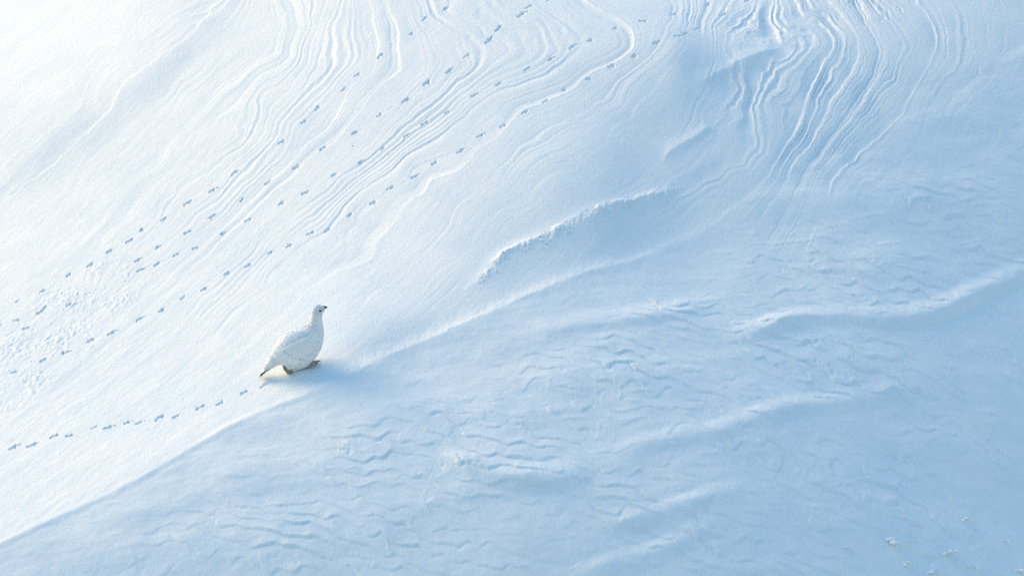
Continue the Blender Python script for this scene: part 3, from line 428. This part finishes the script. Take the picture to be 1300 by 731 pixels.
layer = 0.45 * np.interp(G, pos, lev) + 0.42 * (1 - right) * np.interp(G * 3.1 + 5.0, pos, lev, period=60) + 0.62 * np.interp(G * 1.9 + 3.1, pos, lev, period=60) + 0.4 * right * np.interp(G * 1.37 + 9.0, pos, lev, period=60)
inside = smooth((P + 2.9) / 0.1) * smooth((2.8 - P) / 0.1) * smooth((Q + 1.93) / 0.1) * smooth((2.03 - Q) / 0.1)
H += la * (0.8 + 0.2 * right) * layer * inside
del G, layer

# ---- the foot of the far slope and the crest of the near bank
crest = smooth_line(CREST, 4)
def crest_q(x):
    return np.interp(x, crest[:, 0], crest[:, 1])
BELOW = crest_q(P) - Q                     # > 0 on the near bank
bank = smooth(BELOW / 0.06 + 0.5)

# ---- wind streaks on the far slope, gentle hummocks on the bank
c, s = math.cos(R(38)), math.sin(R(38))
U, V = P * c + Q * s, -P * s + Q * c
st = mask(STREAK) * (1 - bank) * inside
H += st * (0.0017 * fbm(U * 3.0 + 0.6 * V, V * 11, 31, 3, 0.5) + 0.0007 * fbm(U * 14, V * 34, 37, 2, 0.6))
H += (1 - bank) * inside * 0.00035 * fbm(P * 75, Q * 75, 41, 2, 0.7)
c, s = math.cos(R(8)), math.sin(R(8))
U, V = P * c + Q * s, -P * s + Q * c
H += bank * inside * (0.010 * fbm(U * 1.6, V * 4.2, 43, 2, 0.5) + 0.0022 * fbm(U * 6, V * 15, 47, 3, 0.5) + 0.0002 * fbm(P * 70, Q * 70, 53, 2, 0.7))
# thin crusts on the bank that break off in small wavy steps
F = (P * 0.16 + Q * 0.98) * 16.5 + 1.2 * fbm(P * 1.9, Q * 2.2, 101, 2, 0.5) + 0.60 * np.abs(perlin(P * 6.5 + 0.9 * Q, Q * 6.5, 103)) + 0.40 * perlin(P * 12, Q * 13, 105) + 0.05 * fbm(P * 26, Q * 26, 107, 2, 0.6)
Fq, Fp = np.gradient(F, q, p)
lie = smooth((Fq / np.hypot(Fq, Fp) - 0.35) / 0.45) * smooth(1.7 - np.hypot(Fq, Fp) / 32)
fr = F - np.floor(F)
strength = 0.2 + 0.8 * (np.abs(np.sin(np.floor(F) * 12.9898 + 3.0)))
step = np.where(fr < 0.11, smooth(fr / 0.11), ((1 - fr) / 0.89) ** 1.5) - 0.65 * np.exp(-((1 - fr) / 0.085) ** 2)
broken = 0.42 + 0.58 * smooth((perlin(P * 2.6, Q * 3.4, 109) + 0.55 * perlin(P * 8, Q * 9, 113) + 0.25) * 1.3)
H += 0.0062 * smooth((BELOW - 0.10) / 0.3) * inside * broken * step * lie * strength
del Fq, Fp, lie, strength
del U, V, st, F, fr, step, broken

# ---- drawn features
n_c = len(CREST)
scarp(CREST[:9], 0.005, 0.05, 0.03, 0.12, 0.5)
ridge(CREST[6:16], 0.016, 0.035, 0.10, 0.25)
for pts, h, a, b, t in SCARPS:
    scarp(pts, h, a, b, t, 1.8, 21)
for pts, h, a, b, t in RIDGES:
    ridge(pts, h, a, b, t, 0.25 if pts[0][1] < -0.3 else 1.0)
for pts, h, a, b, t in DRIFTS:
    scarp(pts, h, a, b, t, 0.6, 8)
rnd = random.Random(8)
lines = list(CRACKS)
for pts, h, a, b, t in lines:
    (x0, y0), (x1, y1) = pts[0], pts[-1]
    nx, ny = (y1 - y0), -(x1 - x0)         # the side that 'scarp' lets drop
    if nx - 1.0 * ny < 0:
        pts = pts[::-1]
    scarp(pts, h, a, b, t, 1.0)

# ---- crumbled snow where the trails cross
cm = np.zeros_like(H)
for x, y in CHURN:
    cm = np.maximum(cm, np.exp(-(((P - x) * 0.8 + (Q - y) * 0.6) / 0.20) ** 2 - ((-(P - x) * 0.6 + (Q - y) * 0.8) / 0.11) ** 2))
H += smooth(cm * 1.3) * (0.0042 * np.abs(fbm(P * 20, Q * 24, 61, 3, 0.6)) + 0.0012 * perlin(P * 48, Q * 48, 67)) * (0.3 + smooth(0.5 + perlin(P * 7, Q * 7, 69)))
# crumbs breaking away along the small ridge
pts = smooth_line(RIDGES[0][0])
win = window(pts, 0.12)
d, t = along(pts, win)
H[win] += 0.007 * np.exp(-(d / 0.014) ** 2) * ends(t, 0.15) * (0.3 + 1.2 * perlin(P[win] * 13, Q[win] * 13, 81) + 0.7 * perlin(P[win] * 31, Q[win] * 31, 83) + 0.5 * perlin(P[win] * 66, Q[win] * 66, 89))

# ---- footprints
LABEL = np.zeros(H.shape, np.int32)
n_print = 0
for ti, trail in enumerate(TRAILS):
    for k, (x, y) in enumerate(trail):
        a = np.array(trail[max(0, k - 2)])
        b = np.array(trail[min(len(trail) - 1, k + 2)])
        dv = b - a
        if dv[0] < 0:
            dv = -dv
        ang = math.atan2(dv[1], dv[0]) + R(rnd.gauss(0, 6))
        if ti == 4:
            ang += R(16)
        sz = rnd.uniform(0.34, 0.60) * (1.4 if ti == 1 and k < 10 else 1.3 if ti == 4 else 1.0)
        depth = 0.015 * rnd.choice((0.5, 0.7, 0.9, 1.0, 1.2, 1.3))
        ca, sa = math.cos(ang), math.sin(ang)
        win = window([[x, y]], 0.10)
        X, Y = P[win] - x + 0.5 * WP[win], Q[win] - y + 0.5 * WQ[win]
        U, V = X * ca + Y * sa, -X * sa + Y * ca
        near = np.full(U.shape, 9.0)
        toes = [(-0.022, 0, 0.014, 0.0, 0.0060), (0.0, 0.0, 0.020, 0.008, 0.0042), (0.0, 0.0, 0.018, -0.008, 0.0042), (0.0, 0.0, 0.028, 0.0, 0.0048)]
        if rnd.random() < 0.4:
            toes.append((0.03, 0.0, 0.03 + rnd.uniform(0.01, 0.035), rnd.uniform(-0.004, 0.004), 0.0022))
        for u0, v0, u1, v1, r in toes:
            u0, v0, u1, v1 = u0 * sz, v0 * sz, u1 * sz, v1 * sz
            t = np.clip(((U - u0) * (u1 - u0) + (V - v0) * (v1 - v0)) / ((u1 - u0) ** 2 + (v1 - v0) ** 2), 0, 1)
            near = np.minimum(near, np.hypot(U - u0 - t * (u1 - u0), V - v0 - t * (v1 - v0)) / (r * max(sz, 0.64)))
        near = near * (1 + 0.9 * perlin(P[win] * 70, Q[win] * 70, 131))
        hole = smooth(1.45 - near)
        rim = np.exp(-((near - 1.9) / 0.5) ** 2) * (0.4 + 0.6 * (V < 0))
        H[win] += -depth * hole + 0.0006 * rim
        n_print += 1
        lw = LABEL[win]
        lw[(near < 1.75) & (lw == 0)] = n_print

X = P
Y = (Q - QX * P) / QY
Z = SLOPE_X * X + SLOPE_Y * Y + H

def ground(pq):
    i = int(np.argmin(np.abs(p - pq[0])))
    j = int(np.argmin(np.abs(q - pq[1])))
    return Vector((X[j, i], Y[j, i], Z[j, i]))

# ------------------------------------------------------------------ materials
def new_mat(name):
    m = bpy.data.materials.new(name)
    m.use_nodes = True
    nt = m.node_tree
    return m, nt, nt.nodes['Principled BSDF']

def snow_material(name, grain, coarse):
    m, nt, b = new_mat(name)
    b.inputs['Roughness'].default_value = 0.62
    b.inputs['Specular IOR Level'].default_value = 0.25
    geo = nt.nodes.new('ShaderNodeNewGeometry')
    n1 = nt.nodes.new('ShaderNodeTexNoise')
    n1.inputs['Scale'].default_value = 170.0
    n1.inputs['Detail'].default_value = 4.0
    n1.inputs['Roughness'].default_value = 0.65
    n2 = nt.nodes.new('ShaderNodeTexNoise')
    n2.inputs['Scale'].default_value = 5.0
    n2.inputs['Detail'].default_value = 3.0
    ramp = nt.nodes.new('ShaderNodeValToRGB')
    ramp.color_ramp.elements[0].position, ramp.color_ramp.elements[0].color = 0.3, (0.76, 0.855, 0.93, 1)
    ramp.color_ramp.elements[1].position, ramp.color_ramp.elements[1].color = 0.7, (0.84, 0.90, 0.955, 1)
    bump = nt.nodes.new('ShaderNodeBump')
    bump.inputs['Strength'].default_value = 1.0
    bump.inputs['Distance'].default_value = grain
    L = nt.links.new
    L(geo.outputs['Position'], n1.inputs['Vector'])
    L(geo.outputs['Position'], n2.inputs['Vector'])
    L(n2.outputs['Fac'], ramp.inputs['Fac'])
    L(ramp.outputs['Color'], b.inputs['Base Color'])
    L(n1.outputs['Fac'], bump.inputs['Height'])
    L(bump.outputs['Normal'], b.inputs['Normal'])
    return m
SNOW = snow_material('grainy_snow', 0.0026, 1)
SNOW_BANK = snow_material('wind_smoothed_snow', 0.0020, 1)

def plain(name, colour, rough=0.6, spec=0.4, var=0.0, scale=60.0, bump_d=0.0, bump_scale=300.0):
    m, nt, b = new_mat(name)
    b.inputs['Roughness'].default_value = rough
    b.inputs['Specular IOR Level'].default_value = spec
    tc = nt.nodes.new('ShaderNodeTexCoord')
    n = nt.nodes.new('ShaderNodeTexNoise')
    n.inputs['Scale'].default_value = scale
    n.inputs['Detail'].default_value = 3.0
    ramp = nt.nodes.new('ShaderNodeValToRGB')
    lo = [max(0, c * (1 - var)) for c in colour]
    hi = [min(1, c * (1 + var)) for c in colour]
    ramp.color_ramp.elements[0].position, ramp.color_ramp.elements[0].color = 0.35, (*lo, 1)
    ramp.color_ramp.elements[1].position, ramp.color_ramp.elements[1].color = 0.65, (*hi, 1)
    nt.links.new(tc.outputs['Object'], n.inputs['Vector'])
    nt.links.new(n.outputs['Fac'], ramp.inputs['Fac'])
    nt.links.new(ramp.outputs['Color'], b.inputs['Base Color'])
    if bump_d:
        n2 = nt.nodes.new('ShaderNodeTexNoise')
        n2.inputs['Scale'].default_value = bump_scale
        n2.inputs['Detail'].default_value = 3.0
        bu = nt.nodes.new('ShaderNodeBump')
        bu.inputs['Distance'].default_value = bump_d
        nt.links.new(tc.outputs['Object'], n2.inputs['Vector'])
        nt.links.new(n2.outputs['Fac'], bu.inputs['Height'])
        nt.links.new(bu.outputs['Normal'], b.inputs['Normal'])
    return m

# ------------------------------------------------------------------ the snow as mesh
co = np.stack([X, Y, Z], -1).reshape(-1, 3).astype(np.float32)
idx = np.arange(NP_ * NQ_, dtype=np.int32).reshape(NQ_, NP_)
quads = np.stack([idx[:-1, :-1], idx[:-1, 1:], idx[1:, 1:], idx[1:, :-1]], -1).reshape(-1, 4)
lab = np.maximum.reduce([LABEL[:-1, :-1], LABEL[:-1, 1:], LABEL[1:, 1:], LABEL[1:, :-1]]).ravel()
on_bank = (BELOW[:-1, :-1] > 0).ravel() & (lab == 0)

def sheet(name, faces, material, parent=None):
    used, inv = np.unique(faces, return_inverse=True)
    me = bpy.data.meshes.new(name)
    v = co[used]
    nf = len(faces)
    me.vertices.add(len(v))
    me.vertices.foreach_set('co', v.ravel())
    me.loops.add(nf * 4)
    me.loops.foreach_set('vertex_index', inv.astype(np.int32).ravel())
    me.polygons.add(nf)
    me.polygons.foreach_set('loop_start', np.arange(0, nf * 4, 4, dtype=np.int32))
    me.update(calc_edges=True)
    me.polygons.foreach_set('use_smooth', np.ones(nf, bool))
    me.materials.append(material)
    ob = bpy.data.objects.new(name, me)
    col.objects.link(ob)
    ob.parent = parent
    return ob

slope = sheet('snow_slope', quads[(lab == 0) & ~on_bank], SNOW)
slope['kind'] = 'structure'
slope['label'] = 'sunlit snow slope crossed by bird tracks and wind-carved layers'
near_bank = sheet('snow_bank', quads[on_bank], SNOW_BANK)
near_bank['kind'] = 'structure'
near_bank['label'] = 'blue shaded snow bank with small cracks and curved drifts in front'
order = np.argsort(lab, kind='stable')
ls = lab[order]
for k in range(1, n_print + 1):
    a, b = np.searchsorted(ls, k), np.searchsorted(ls, k + 1)
    if b > a:
        sheet('footprint', quads[order[a:b]], SNOW, slope)

# ------------------------------------------------------------------ helpers for the objects
def tag(o, label, cat, group=None):
    o['label'], o['category'] = label, cat
    if group:
        o['group'] = group
    return o

def build(name, verts, faces, material, parent=None, smooth_=True):
    me = bpy.data.meshes.new(name)
    me.from_pydata([tuple(v) for v in verts], [], faces)
    me.update()
    if smooth_:
        me.polygons.foreach_set('use_smooth', [True] * len(me.polygons))
    me.materials.append(material)
    ob = bpy.data.objects.new(name, me)
    col.objects.link(ob)
    ob.parent = parent
    return ob

def tube(path, radii, n=10, flat=1.0):
    """tapered tube along a path; returns verts, faces"""
    verts, faces = [], []
    path = [Vector(v) for v in path]
    for k, c in enumerate(path):
        t = (path[min(k + 1, len(path) - 1)] - path[max(k - 1, 0)]).normalized()
        side = t.cross(Vector((0, 0, 1)))
        side = side.normalized() if side.length > 1e-4 else Vector((0, 1, 0))
        upv = side.cross(t).normalized()
        for m in range(n):
            a = 2 * math.pi * m / n
            verts.append(c + side * math.cos(a) * radii[k] + upv * math.sin(a) * radii[k] * flat)
    for k in range(len(path) - 1):
        for m in range(n):
            faces.append((k * n + m, k * n + (m + 1) % n, (k + 1) * n + (m + 1) % n, (k + 1) * n + m))
    faces.append(tuple(range(n))[::-1])
    faces.append(tuple(range((len(path) - 1) * n, len(path) * n)))
    return verts, faces

def join(parts):
    V_, F_ = [], []
    for v, f in parts:
        o = len(V_)
        V_ += list(v)
        F_ += [tuple(i + o for i in g) for g in f]
    return V_, F_

# ------------------------------------------------------------------ the ptarmigan
FEATHER = plain('white_plumage', (0.83, 0.88, 0.94), 0.75, 0.15, 0.045, 75.0, 0.0016, 160.0)
WING = plain('white_wing_feathers', (0.82, 0.875, 0.935), 0.7, 0.2, 0.04, 70.0, 0.0012, 200.0)
DARK = plain('black_tail_feathers', (0.014, 0.015, 0.019), 0.7, 0.08, 0.3, 90.0)
BILL = plain('black_bill', (0.012, 0.011, 0.012), 0.4, 0.5, 0.2, 200.0)
EYE = plain('dark_eye', (0.004, 0.004, 0.004), 0.08, 0.6, 0.0)
FOOT = plain('grey_feathered_toes', (0.36, 0.35, 0.345), 0.8, 0.2, 0.45, 170.0, 0.003, 260.0)
CLAW = plain('dark_claws', (0.03, 0.027, 0.025), 0.45, 0.4, 0.2, 200.0)

S = 0.00356
stand = (ground(FOOT_AT[0]) + ground(FOOT_AT[1])) * 0.5
base = ground(BIRD_AT)
bird = bpy.data.objects.new('ptarmigan', None)
col.objects.link(bird)
bird.location = (base.x, stand.y, base.z)
bird.empty_display_size = 0.1
tag(bird, 'white ptarmigan with black bill and dark tail edge walking up the snow slope', 'bird')
KZ = S / math.cos(PITCH)

def side(x, y, d=0.0):
    """a point of the bird's side view (1 unit = 3.56 mm, measured from its stance) at depth d"""
    return Vector(((x - 372) * S, d, (473.5 - y) * KZ + d * math.tan(PITCH) * 0.0))

SECT = [  # back, belly, half width along the bird from tail to bill
    ((333.2, 472.0), (335.4, 474.0), 3.2), ((337.8, 462), (346, 467.6), 8), ((343, 450.5), (355, 463.3), 12.5), ((352.7, 434), (364, 465), 18),
    ((364, 423), (377, 470.0), 21), ((374, 418.5), (392, 464), 21.5), ((382, 416), (403, 452), 20), ((387.5, 413.8), (409.6, 440), 17),
    ((391.5, 410.6), (412, 425), 13), ((394.9, 405), (410.8, 412), 9.2), ((396.2, 399.5), (409.9, 404), 7.8), ((397.0, 394.4), (410.6, 399), 7.6),
    ((398.8, 390.3), (412.6, 395.5), 7.4), ((402.3, 387.8), (413.4, 393.0), 6.0), ((406.6, 387.3), (413.7, 391.5), 4.2), ((411, 388.6), (413.8, 390.6), 1.9)]

def cat(a, b, c, d, t):
    return 0.5 * (2 * b + (c - a) * t + (2 * a - 5 * b + 4 * c - d) * t * t + (3 * b - a - 3 * c + d) * t ** 3)

def section(u):
    k = min(int(u), len(SECT) - 2)
    t = u - k
    g = [SECT[min(max(k + i, 0), len(SECT) - 1)] for i in (-1, 0, 1, 2)]
    A_ = Vector((cat(*[s[0][0] for s in g], t), cat(*[s[0][1] for s in g], t)))
    B_ = Vector((cat(*[s[1][0] for s in g], t), cat(*[s[1][1] for s in g], t)))
    return A_, B_, cat(*[s[2] for s in g], t)

def skin(u, th, out=0.0):
    """point on the bird's surface; th 0 = back, 90 = camera side, 180 = belly"""
    A_, B_, w = section(u)
    c = (A_ + B_) / 2
    h = (A_ - B_) / 2
    k = math.cos(th)
    s = math.sin(th)
    e = c + h * k * (1 + out / max(h.length * S, 1e-3))
    return side(e.x, e.y, -(0.92 * w * S + out) * s)

verts, faces = [], []
NU, NT = 90, 40
for a in range(NU + 1):
    u = a / NU * (len(SECT) - 1)
    for b in range(NT):
        th = 2 * math.pi * b / NT
        v = skin(u, th)
        body_w = min(1.0, max(0.0, (10.5 - u) / 3)) * min(1, u / 2)
        n = mnoise.noise(Vector((v.x * 45, v.y * 45, v.z * 45))) * 0.0022 + mnoise.noise(Vector((v.x * 110 + 5, v.y * 110, v.z * 110))) * 0.0013
        v = skin(u, th, n * (0.25 + 0.75 * body_w))
        verts.append(v)
for a in range(NU):
    for b in range(NT):
        faces.append((a * NT + b, a * NT + (b + 1) % NT, (a + 1) * NT + (b + 1) % NT, (a + 1) * NT + b))
faces.append(tuple(range(NT))[::-1])
faces.append(tuple(range(NU * NT, (NU + 1) * NT)))
build('body', verts, faces, FEATHER, bird)

for sgn in (1, -1):                        # folded wings, the near one first
    verts, faces = [], []
    nu, nt = 44, 20
    for a in range(nu + 1):
        fu = a / nu
        u = 2.35 + fu * 5.9
        mid = R(92 - 18 * (1 - fu) + 4 * math.sin(fu * math.pi))
        half = R(38) * (math.sin(math.pi * min(1, 0.04 + 0.96 * fu)) ** 0.6) * (0.55 + 0.45 * fu)
        for b in range(nt + 1):
            fb = b / nt * 2 - 1
            th = mid + half * fb
            edge = min(1, (1 - abs(fb)) * 5) ** 0.5 * min(1, min(fu * 9, (1 - fu) * 3)) ** 0.5
            rows = 0.0009 * math.sin(fb * 13 + 7 * fu)
            v = skin(u, sgn * th, -0.0015 + (0.0062 + rows) * edge)
            verts.append(v)
    for a in range(nu):
        for b in range(nt):
            f = (a * (nt + 1) + b, a * (nt + 1) + b + 1, (a + 1) * (nt + 1) + b + 1, (a + 1) * (nt + 1) + b)
            faces.append(f if sgn > 0 else f[::-1])
    wing = build('wing', verts, faces, WING, bird)
    for k in range(6):                     # flight feathers along the lower rear edge
        fv, ff = [], []
        u0, u1 = 4.9 - 0.28 * k, 2.0 + 0.14 * k
        t0, t1 = R(118 - 7.5 * k), R(100 - 8.5 * k)
        n = 12
        for a in range(n + 1):
            t = a / n
            u = u0 + (u1 - u0) * t
            th = t0 + (t1 - t0) * t
            hw = R(6.5) * (math.sin(math.pi * min(1, 0.15 + 0.85 * t)) ** 0.55 + 0.05)
            for b in (-1, 0, 1):
                fv.append(skin(u, sgn * (th + hw * b), 0.0052 + 0.0005 * k + (0.0008 if b == 0 else 0) - 0.0030 * t))
        for a in range(n):
            for b in range(2):
                f = (a * 3 + b, a * 3 + b + 1, a * 3 + b + 4, a * 3 + b + 3)
                ff.append(f if sgn > 0 else f[::-1])
        build('flight_feather', fv, ff, WING, wing)

tail = None                                # dark tail feathers under the white coverts
for k, d in enumerate((-5.0, -3.0, -1.0, 1.0, 3.0, 5.0)):
    path = [(366, 459.0), (358, 460.6), (350, 463.0), (342, 467.8), (335, 473.4), (330.0, 477.8)]
    pv = []
    for m, (x, y) in enumerate(path):
        f = m / (len(path) - 1)
        pv.append(side(x + 0.5 * abs(d) * 0.1, y - 0.12 * (9 - abs(d)) * (1 - f), d * S * (0.7 + 0.5 * f)))
    v, f = tube(pv, [0.0020, 0.0040, 0.0052, 0.0060, 0.0058, 0.0028], 8, 0.12)
    if tail is None:
        tail = build('tail', v, f, DARK, bird)
    else:
        build('tail_feather', v, f, DARK, tail)

# loose feather tips all over the body
rf = random.Random(4)
fv, ff = [], []
for k in range(4000):
    u = rf.uniform(0.6, len(SECT) - 1.8)
    th = rf.uniform(0, 2 * math.pi)
    o = skin(u, th, 0.0006)
    back = (skin(u - 0.06, th, 0.0006) - o).normalized()
    nrm = (skin(u, th, 0.006) - o).normalized()
    sd = back.cross(nrm).normalized()
    k2 = 0.45 if u > 9 else 1.0
    ln = rf.uniform(0.006, 0.012) * k2
    wd = rf.uniform(0.0016, 0.0032) * k2
    bend = rf.uniform(0.03, 0.13)
    d = (back + nrm * bend + sd * rf.gauss(0, 0.25)).normalized()
    i = len(fv)
    fv += [o - sd * wd - nrm * 0.001, o + sd * wd - nrm * 0.001, o + d * ln * 0.7 + sd * wd * 0.7, o + d * ln, o + d * ln * 0.7 - sd * wd * 0.7]
    ff.append((i, i + 1, i + 2, i + 3, i + 4))
plum = build('plumage', fv, ff, FEATHER, bird)
plum['kind'] = 'stuff'

# bill
v, f = tube([side(411.2, 389.9), side(413.2, 389.9), side(415.2, 390.0), side(416.8, 390.5), side(417.5, 391.2)], [0.0062, 0.0056, 0.0040, 0.0020, 0.0006], 12, 0.85)
bill = build('bill', v, f, BILL, bird)
v, f = tube([side(411.2, 391.5), side(413.4, 391.6), side(415.2, 391.5), side(416.3, 391.3)], [0.0048, 0.0040, 0.0026, 0.0008], 10, 0.6)
build('lower_bill', v, f, BILL, bill)
# eyes
for sgn in (-1, 1):
    me = bpy.data.meshes.new('eye')
    bm = bmesh.new()
    bmesh.ops.create_uvsphere(bm, u_segments=20, v_segments=12, radius=0.0058)
    for fc in bm.faces:
        fc.smooth = True
    bm.to_mesh(me)
    me.materials.append(EYE)
    eye = bpy.data.objects.new('eye', me)
    col.objects.link(eye)
    eye.parent = bird
    eye.location = side(407.4, 393.6, sgn * 5.85 * S)
    eye.scale = (1.35, 0.7, 1.1)

# feathered legs and feet
def local(v):
    return Vector(v) - bird.location
for k, (pq, hip) in enumerate(((FOOT_AT[0], (371.5, 462)), (FOOT_AT[1], (386, 460)))):
    g = local(ground(pq))
    gx = Vector((1, 0, 0.30)).normalized()
    hipv = side(hip[0], hip[1], g.y * 0.6)
    ankle = g + Vector((-0.006, 0, 0.012))
    v, f = tube([hipv, hipv.lerp(ankle, 0.35), hipv.lerp(ankle, 0.7), ankle], [0.034, 0.028, 0.017, 0.011], 14)
    leg = build('leg', v, f, FEATHER, bird)
    if k == 0:                             # rear foot pushing off, toes bunched
        toes = [((-0.018, 0.004, 0.022), 0.010), ((0.016, -0.010, 0.012), 0.010), ((0.004, -0.014, 0.002), 0.010), ((0.013, 0.012, 0.006), 0.009)]
        o = g + Vector((-0.004, -0.004, 0.008))
    else:                                  # front foot flat on the snow, toes up the slope
        toes = [((0.040, -0.012, 0.014), 0.0085), ((0.050, 0.003, 0.018), 0.0085), ((0.040, 0.018, 0.014), 0.008), ((-0.020, 0.002, -0.003), 0.007)]
        o = g + Vector((-0.012, -0.004, 0.010))
    parts, claws = [], []
    for d, r in toes:
        d = Vector(d)
        d = d * 1.2
        r = r * 1.2
        tip = o + d
        parts.append(tube([o - d * 0.15, o + d * 0.3, o + d * 0.7, tip], [r * 0.8, r * 1.05, r, r * 0.45], 10, 0.9))
        e = d.normalized()
        claws.append(tube([tip - e * 0.004, tip + e * 0.005, tip + e * 0.010 + Vector((0, 0, -0.004))], [0.0034, 0.0028, 0.0006], 8))
    v, f = join(parts)
    foot = build('foot', v, f, FOOT, bird)
    for v, f in claws:
        build('claw', v, f, CLAW, foot)

# ------------------------------------------------------------------ loose clumps of snow
CLUMP_LABELS = [
    'largest knobbly snow clump on the blue bank near the lower right corner',
    'lone snow clump on the bank above the other loose clumps',
    'snow clump just right of and below the largest clump, at the bottom of the bank',
    'upright snow clump midway between the largest clump and the right edge',
    'snow clump low on the bank below the upright clump, at the bottom edge',
    'small snow clump at the bottom edge between two larger clumps',
    'faint small snow clump leftmost of the loose clumps on the bank',
    'tiny snow clump near the right edge, higher than the corner clump',
    'snow clump in the extreme lower right corner of the bank']
for k, (x, y, r) in enumerate(CLUMPS):
    g = ground((x, y))
    bm = bmesh.new()
    rr = random.Random(100 + k)
    for m in range(rr.randint(3, 6)):
        off = Vector((rr.gauss(0, 0.7) * r, rr.gauss(0, 0.6) * r, rr.uniform(-0.1, 0.5) * r))
        sz = r * rr.uniform(0.35, 0.75)
        mat = Matrix.Translation(off) @ Matrix.Diagonal((sz, sz * rr.uniform(0.7, 1), sz * rr.uniform(0.35, 0.6), 1))
        ret = bmesh.ops.create_icosphere(bm, subdivisions=3, radius=1.0, matrix=mat)
        for v in ret['verts']:
            n = mnoise.noise(v.co * (1.5 / r) + Vector((k * 7, m * 3, 0)))
            v.co += (v.co - off) * (0.45 * n + 0.2 * mnoise.noise(v.co * (4.0 / r)))
    for fc in bm.faces:
        fc.smooth = True
    me = bpy.data.meshes.new('snow_clump')
    bm.to_mesh(me)
    me.materials.append(SNOW_BANK)
    o = bpy.data.objects.new('snow_clump', me)
    col.objects.link(o)
    o.location = g
    tag(o, CLUMP_LABELS[k], 'snow clump', 'loose snow clumps low on the shaded bank')

# ------------------------------------------------------------------ crumbs of broken snow
def crumbs(name, spots, label):
    V_, F_ = [], []
    for g, r, seed in spots:
        bm = bmesh.new()
        bmesh.ops.create_icosphere(bm, subdivisions=1, radius=r)
        for v in bm.verts:
            v.co *= 1 + 0.5 * mnoise.noise(v.co * (1.3 / r) + Vector((seed * 3.7, 0, 0)))
            v.co.z *= 0.75
        o = len(V_)
        bm.verts.ensure_lookup_table()
        V_ += [v.co + g for v in bm.verts]
        F_ += [tuple(v.index + o for v in fc.verts) for fc in bm.faces]
        bm.free()
    ob = build(name, V_, F_, SNOW, None)
    ob['kind'], ob['label'] = 'stuff', label
    return ob
spots = []
rp = smooth_line(RIDGES[0][0])
for k in range(130):
    a = rp[rnd.randint(int(len(rp) * 0.08), int(len(rp) * 0.78))]
    pq = (a[0] + rnd.gauss(0, 0.012), a[1] + rnd.gauss(-0.012, 0.012))
    spots.append((ground(pq), rnd.uniform(0.002, 0.008) * rnd.uniform(0.6, 1.0), k))
crumbs('snow_crumbs', spots, 'broken snow crumbs along the bright little ridge')
spots = []
for k in range(70):
    x, y = rnd.choice(CHURN)
    pq = (x + rnd.gauss(0, 0.11), y + rnd.gauss(0, 0.07))
    spots.append((ground(pq), rnd.uniform(0.0015, 0.005), k + 500))
crumbs('snow_crumbs', spots, 'scattered snow crumbs on the churned patch where tracks cross')
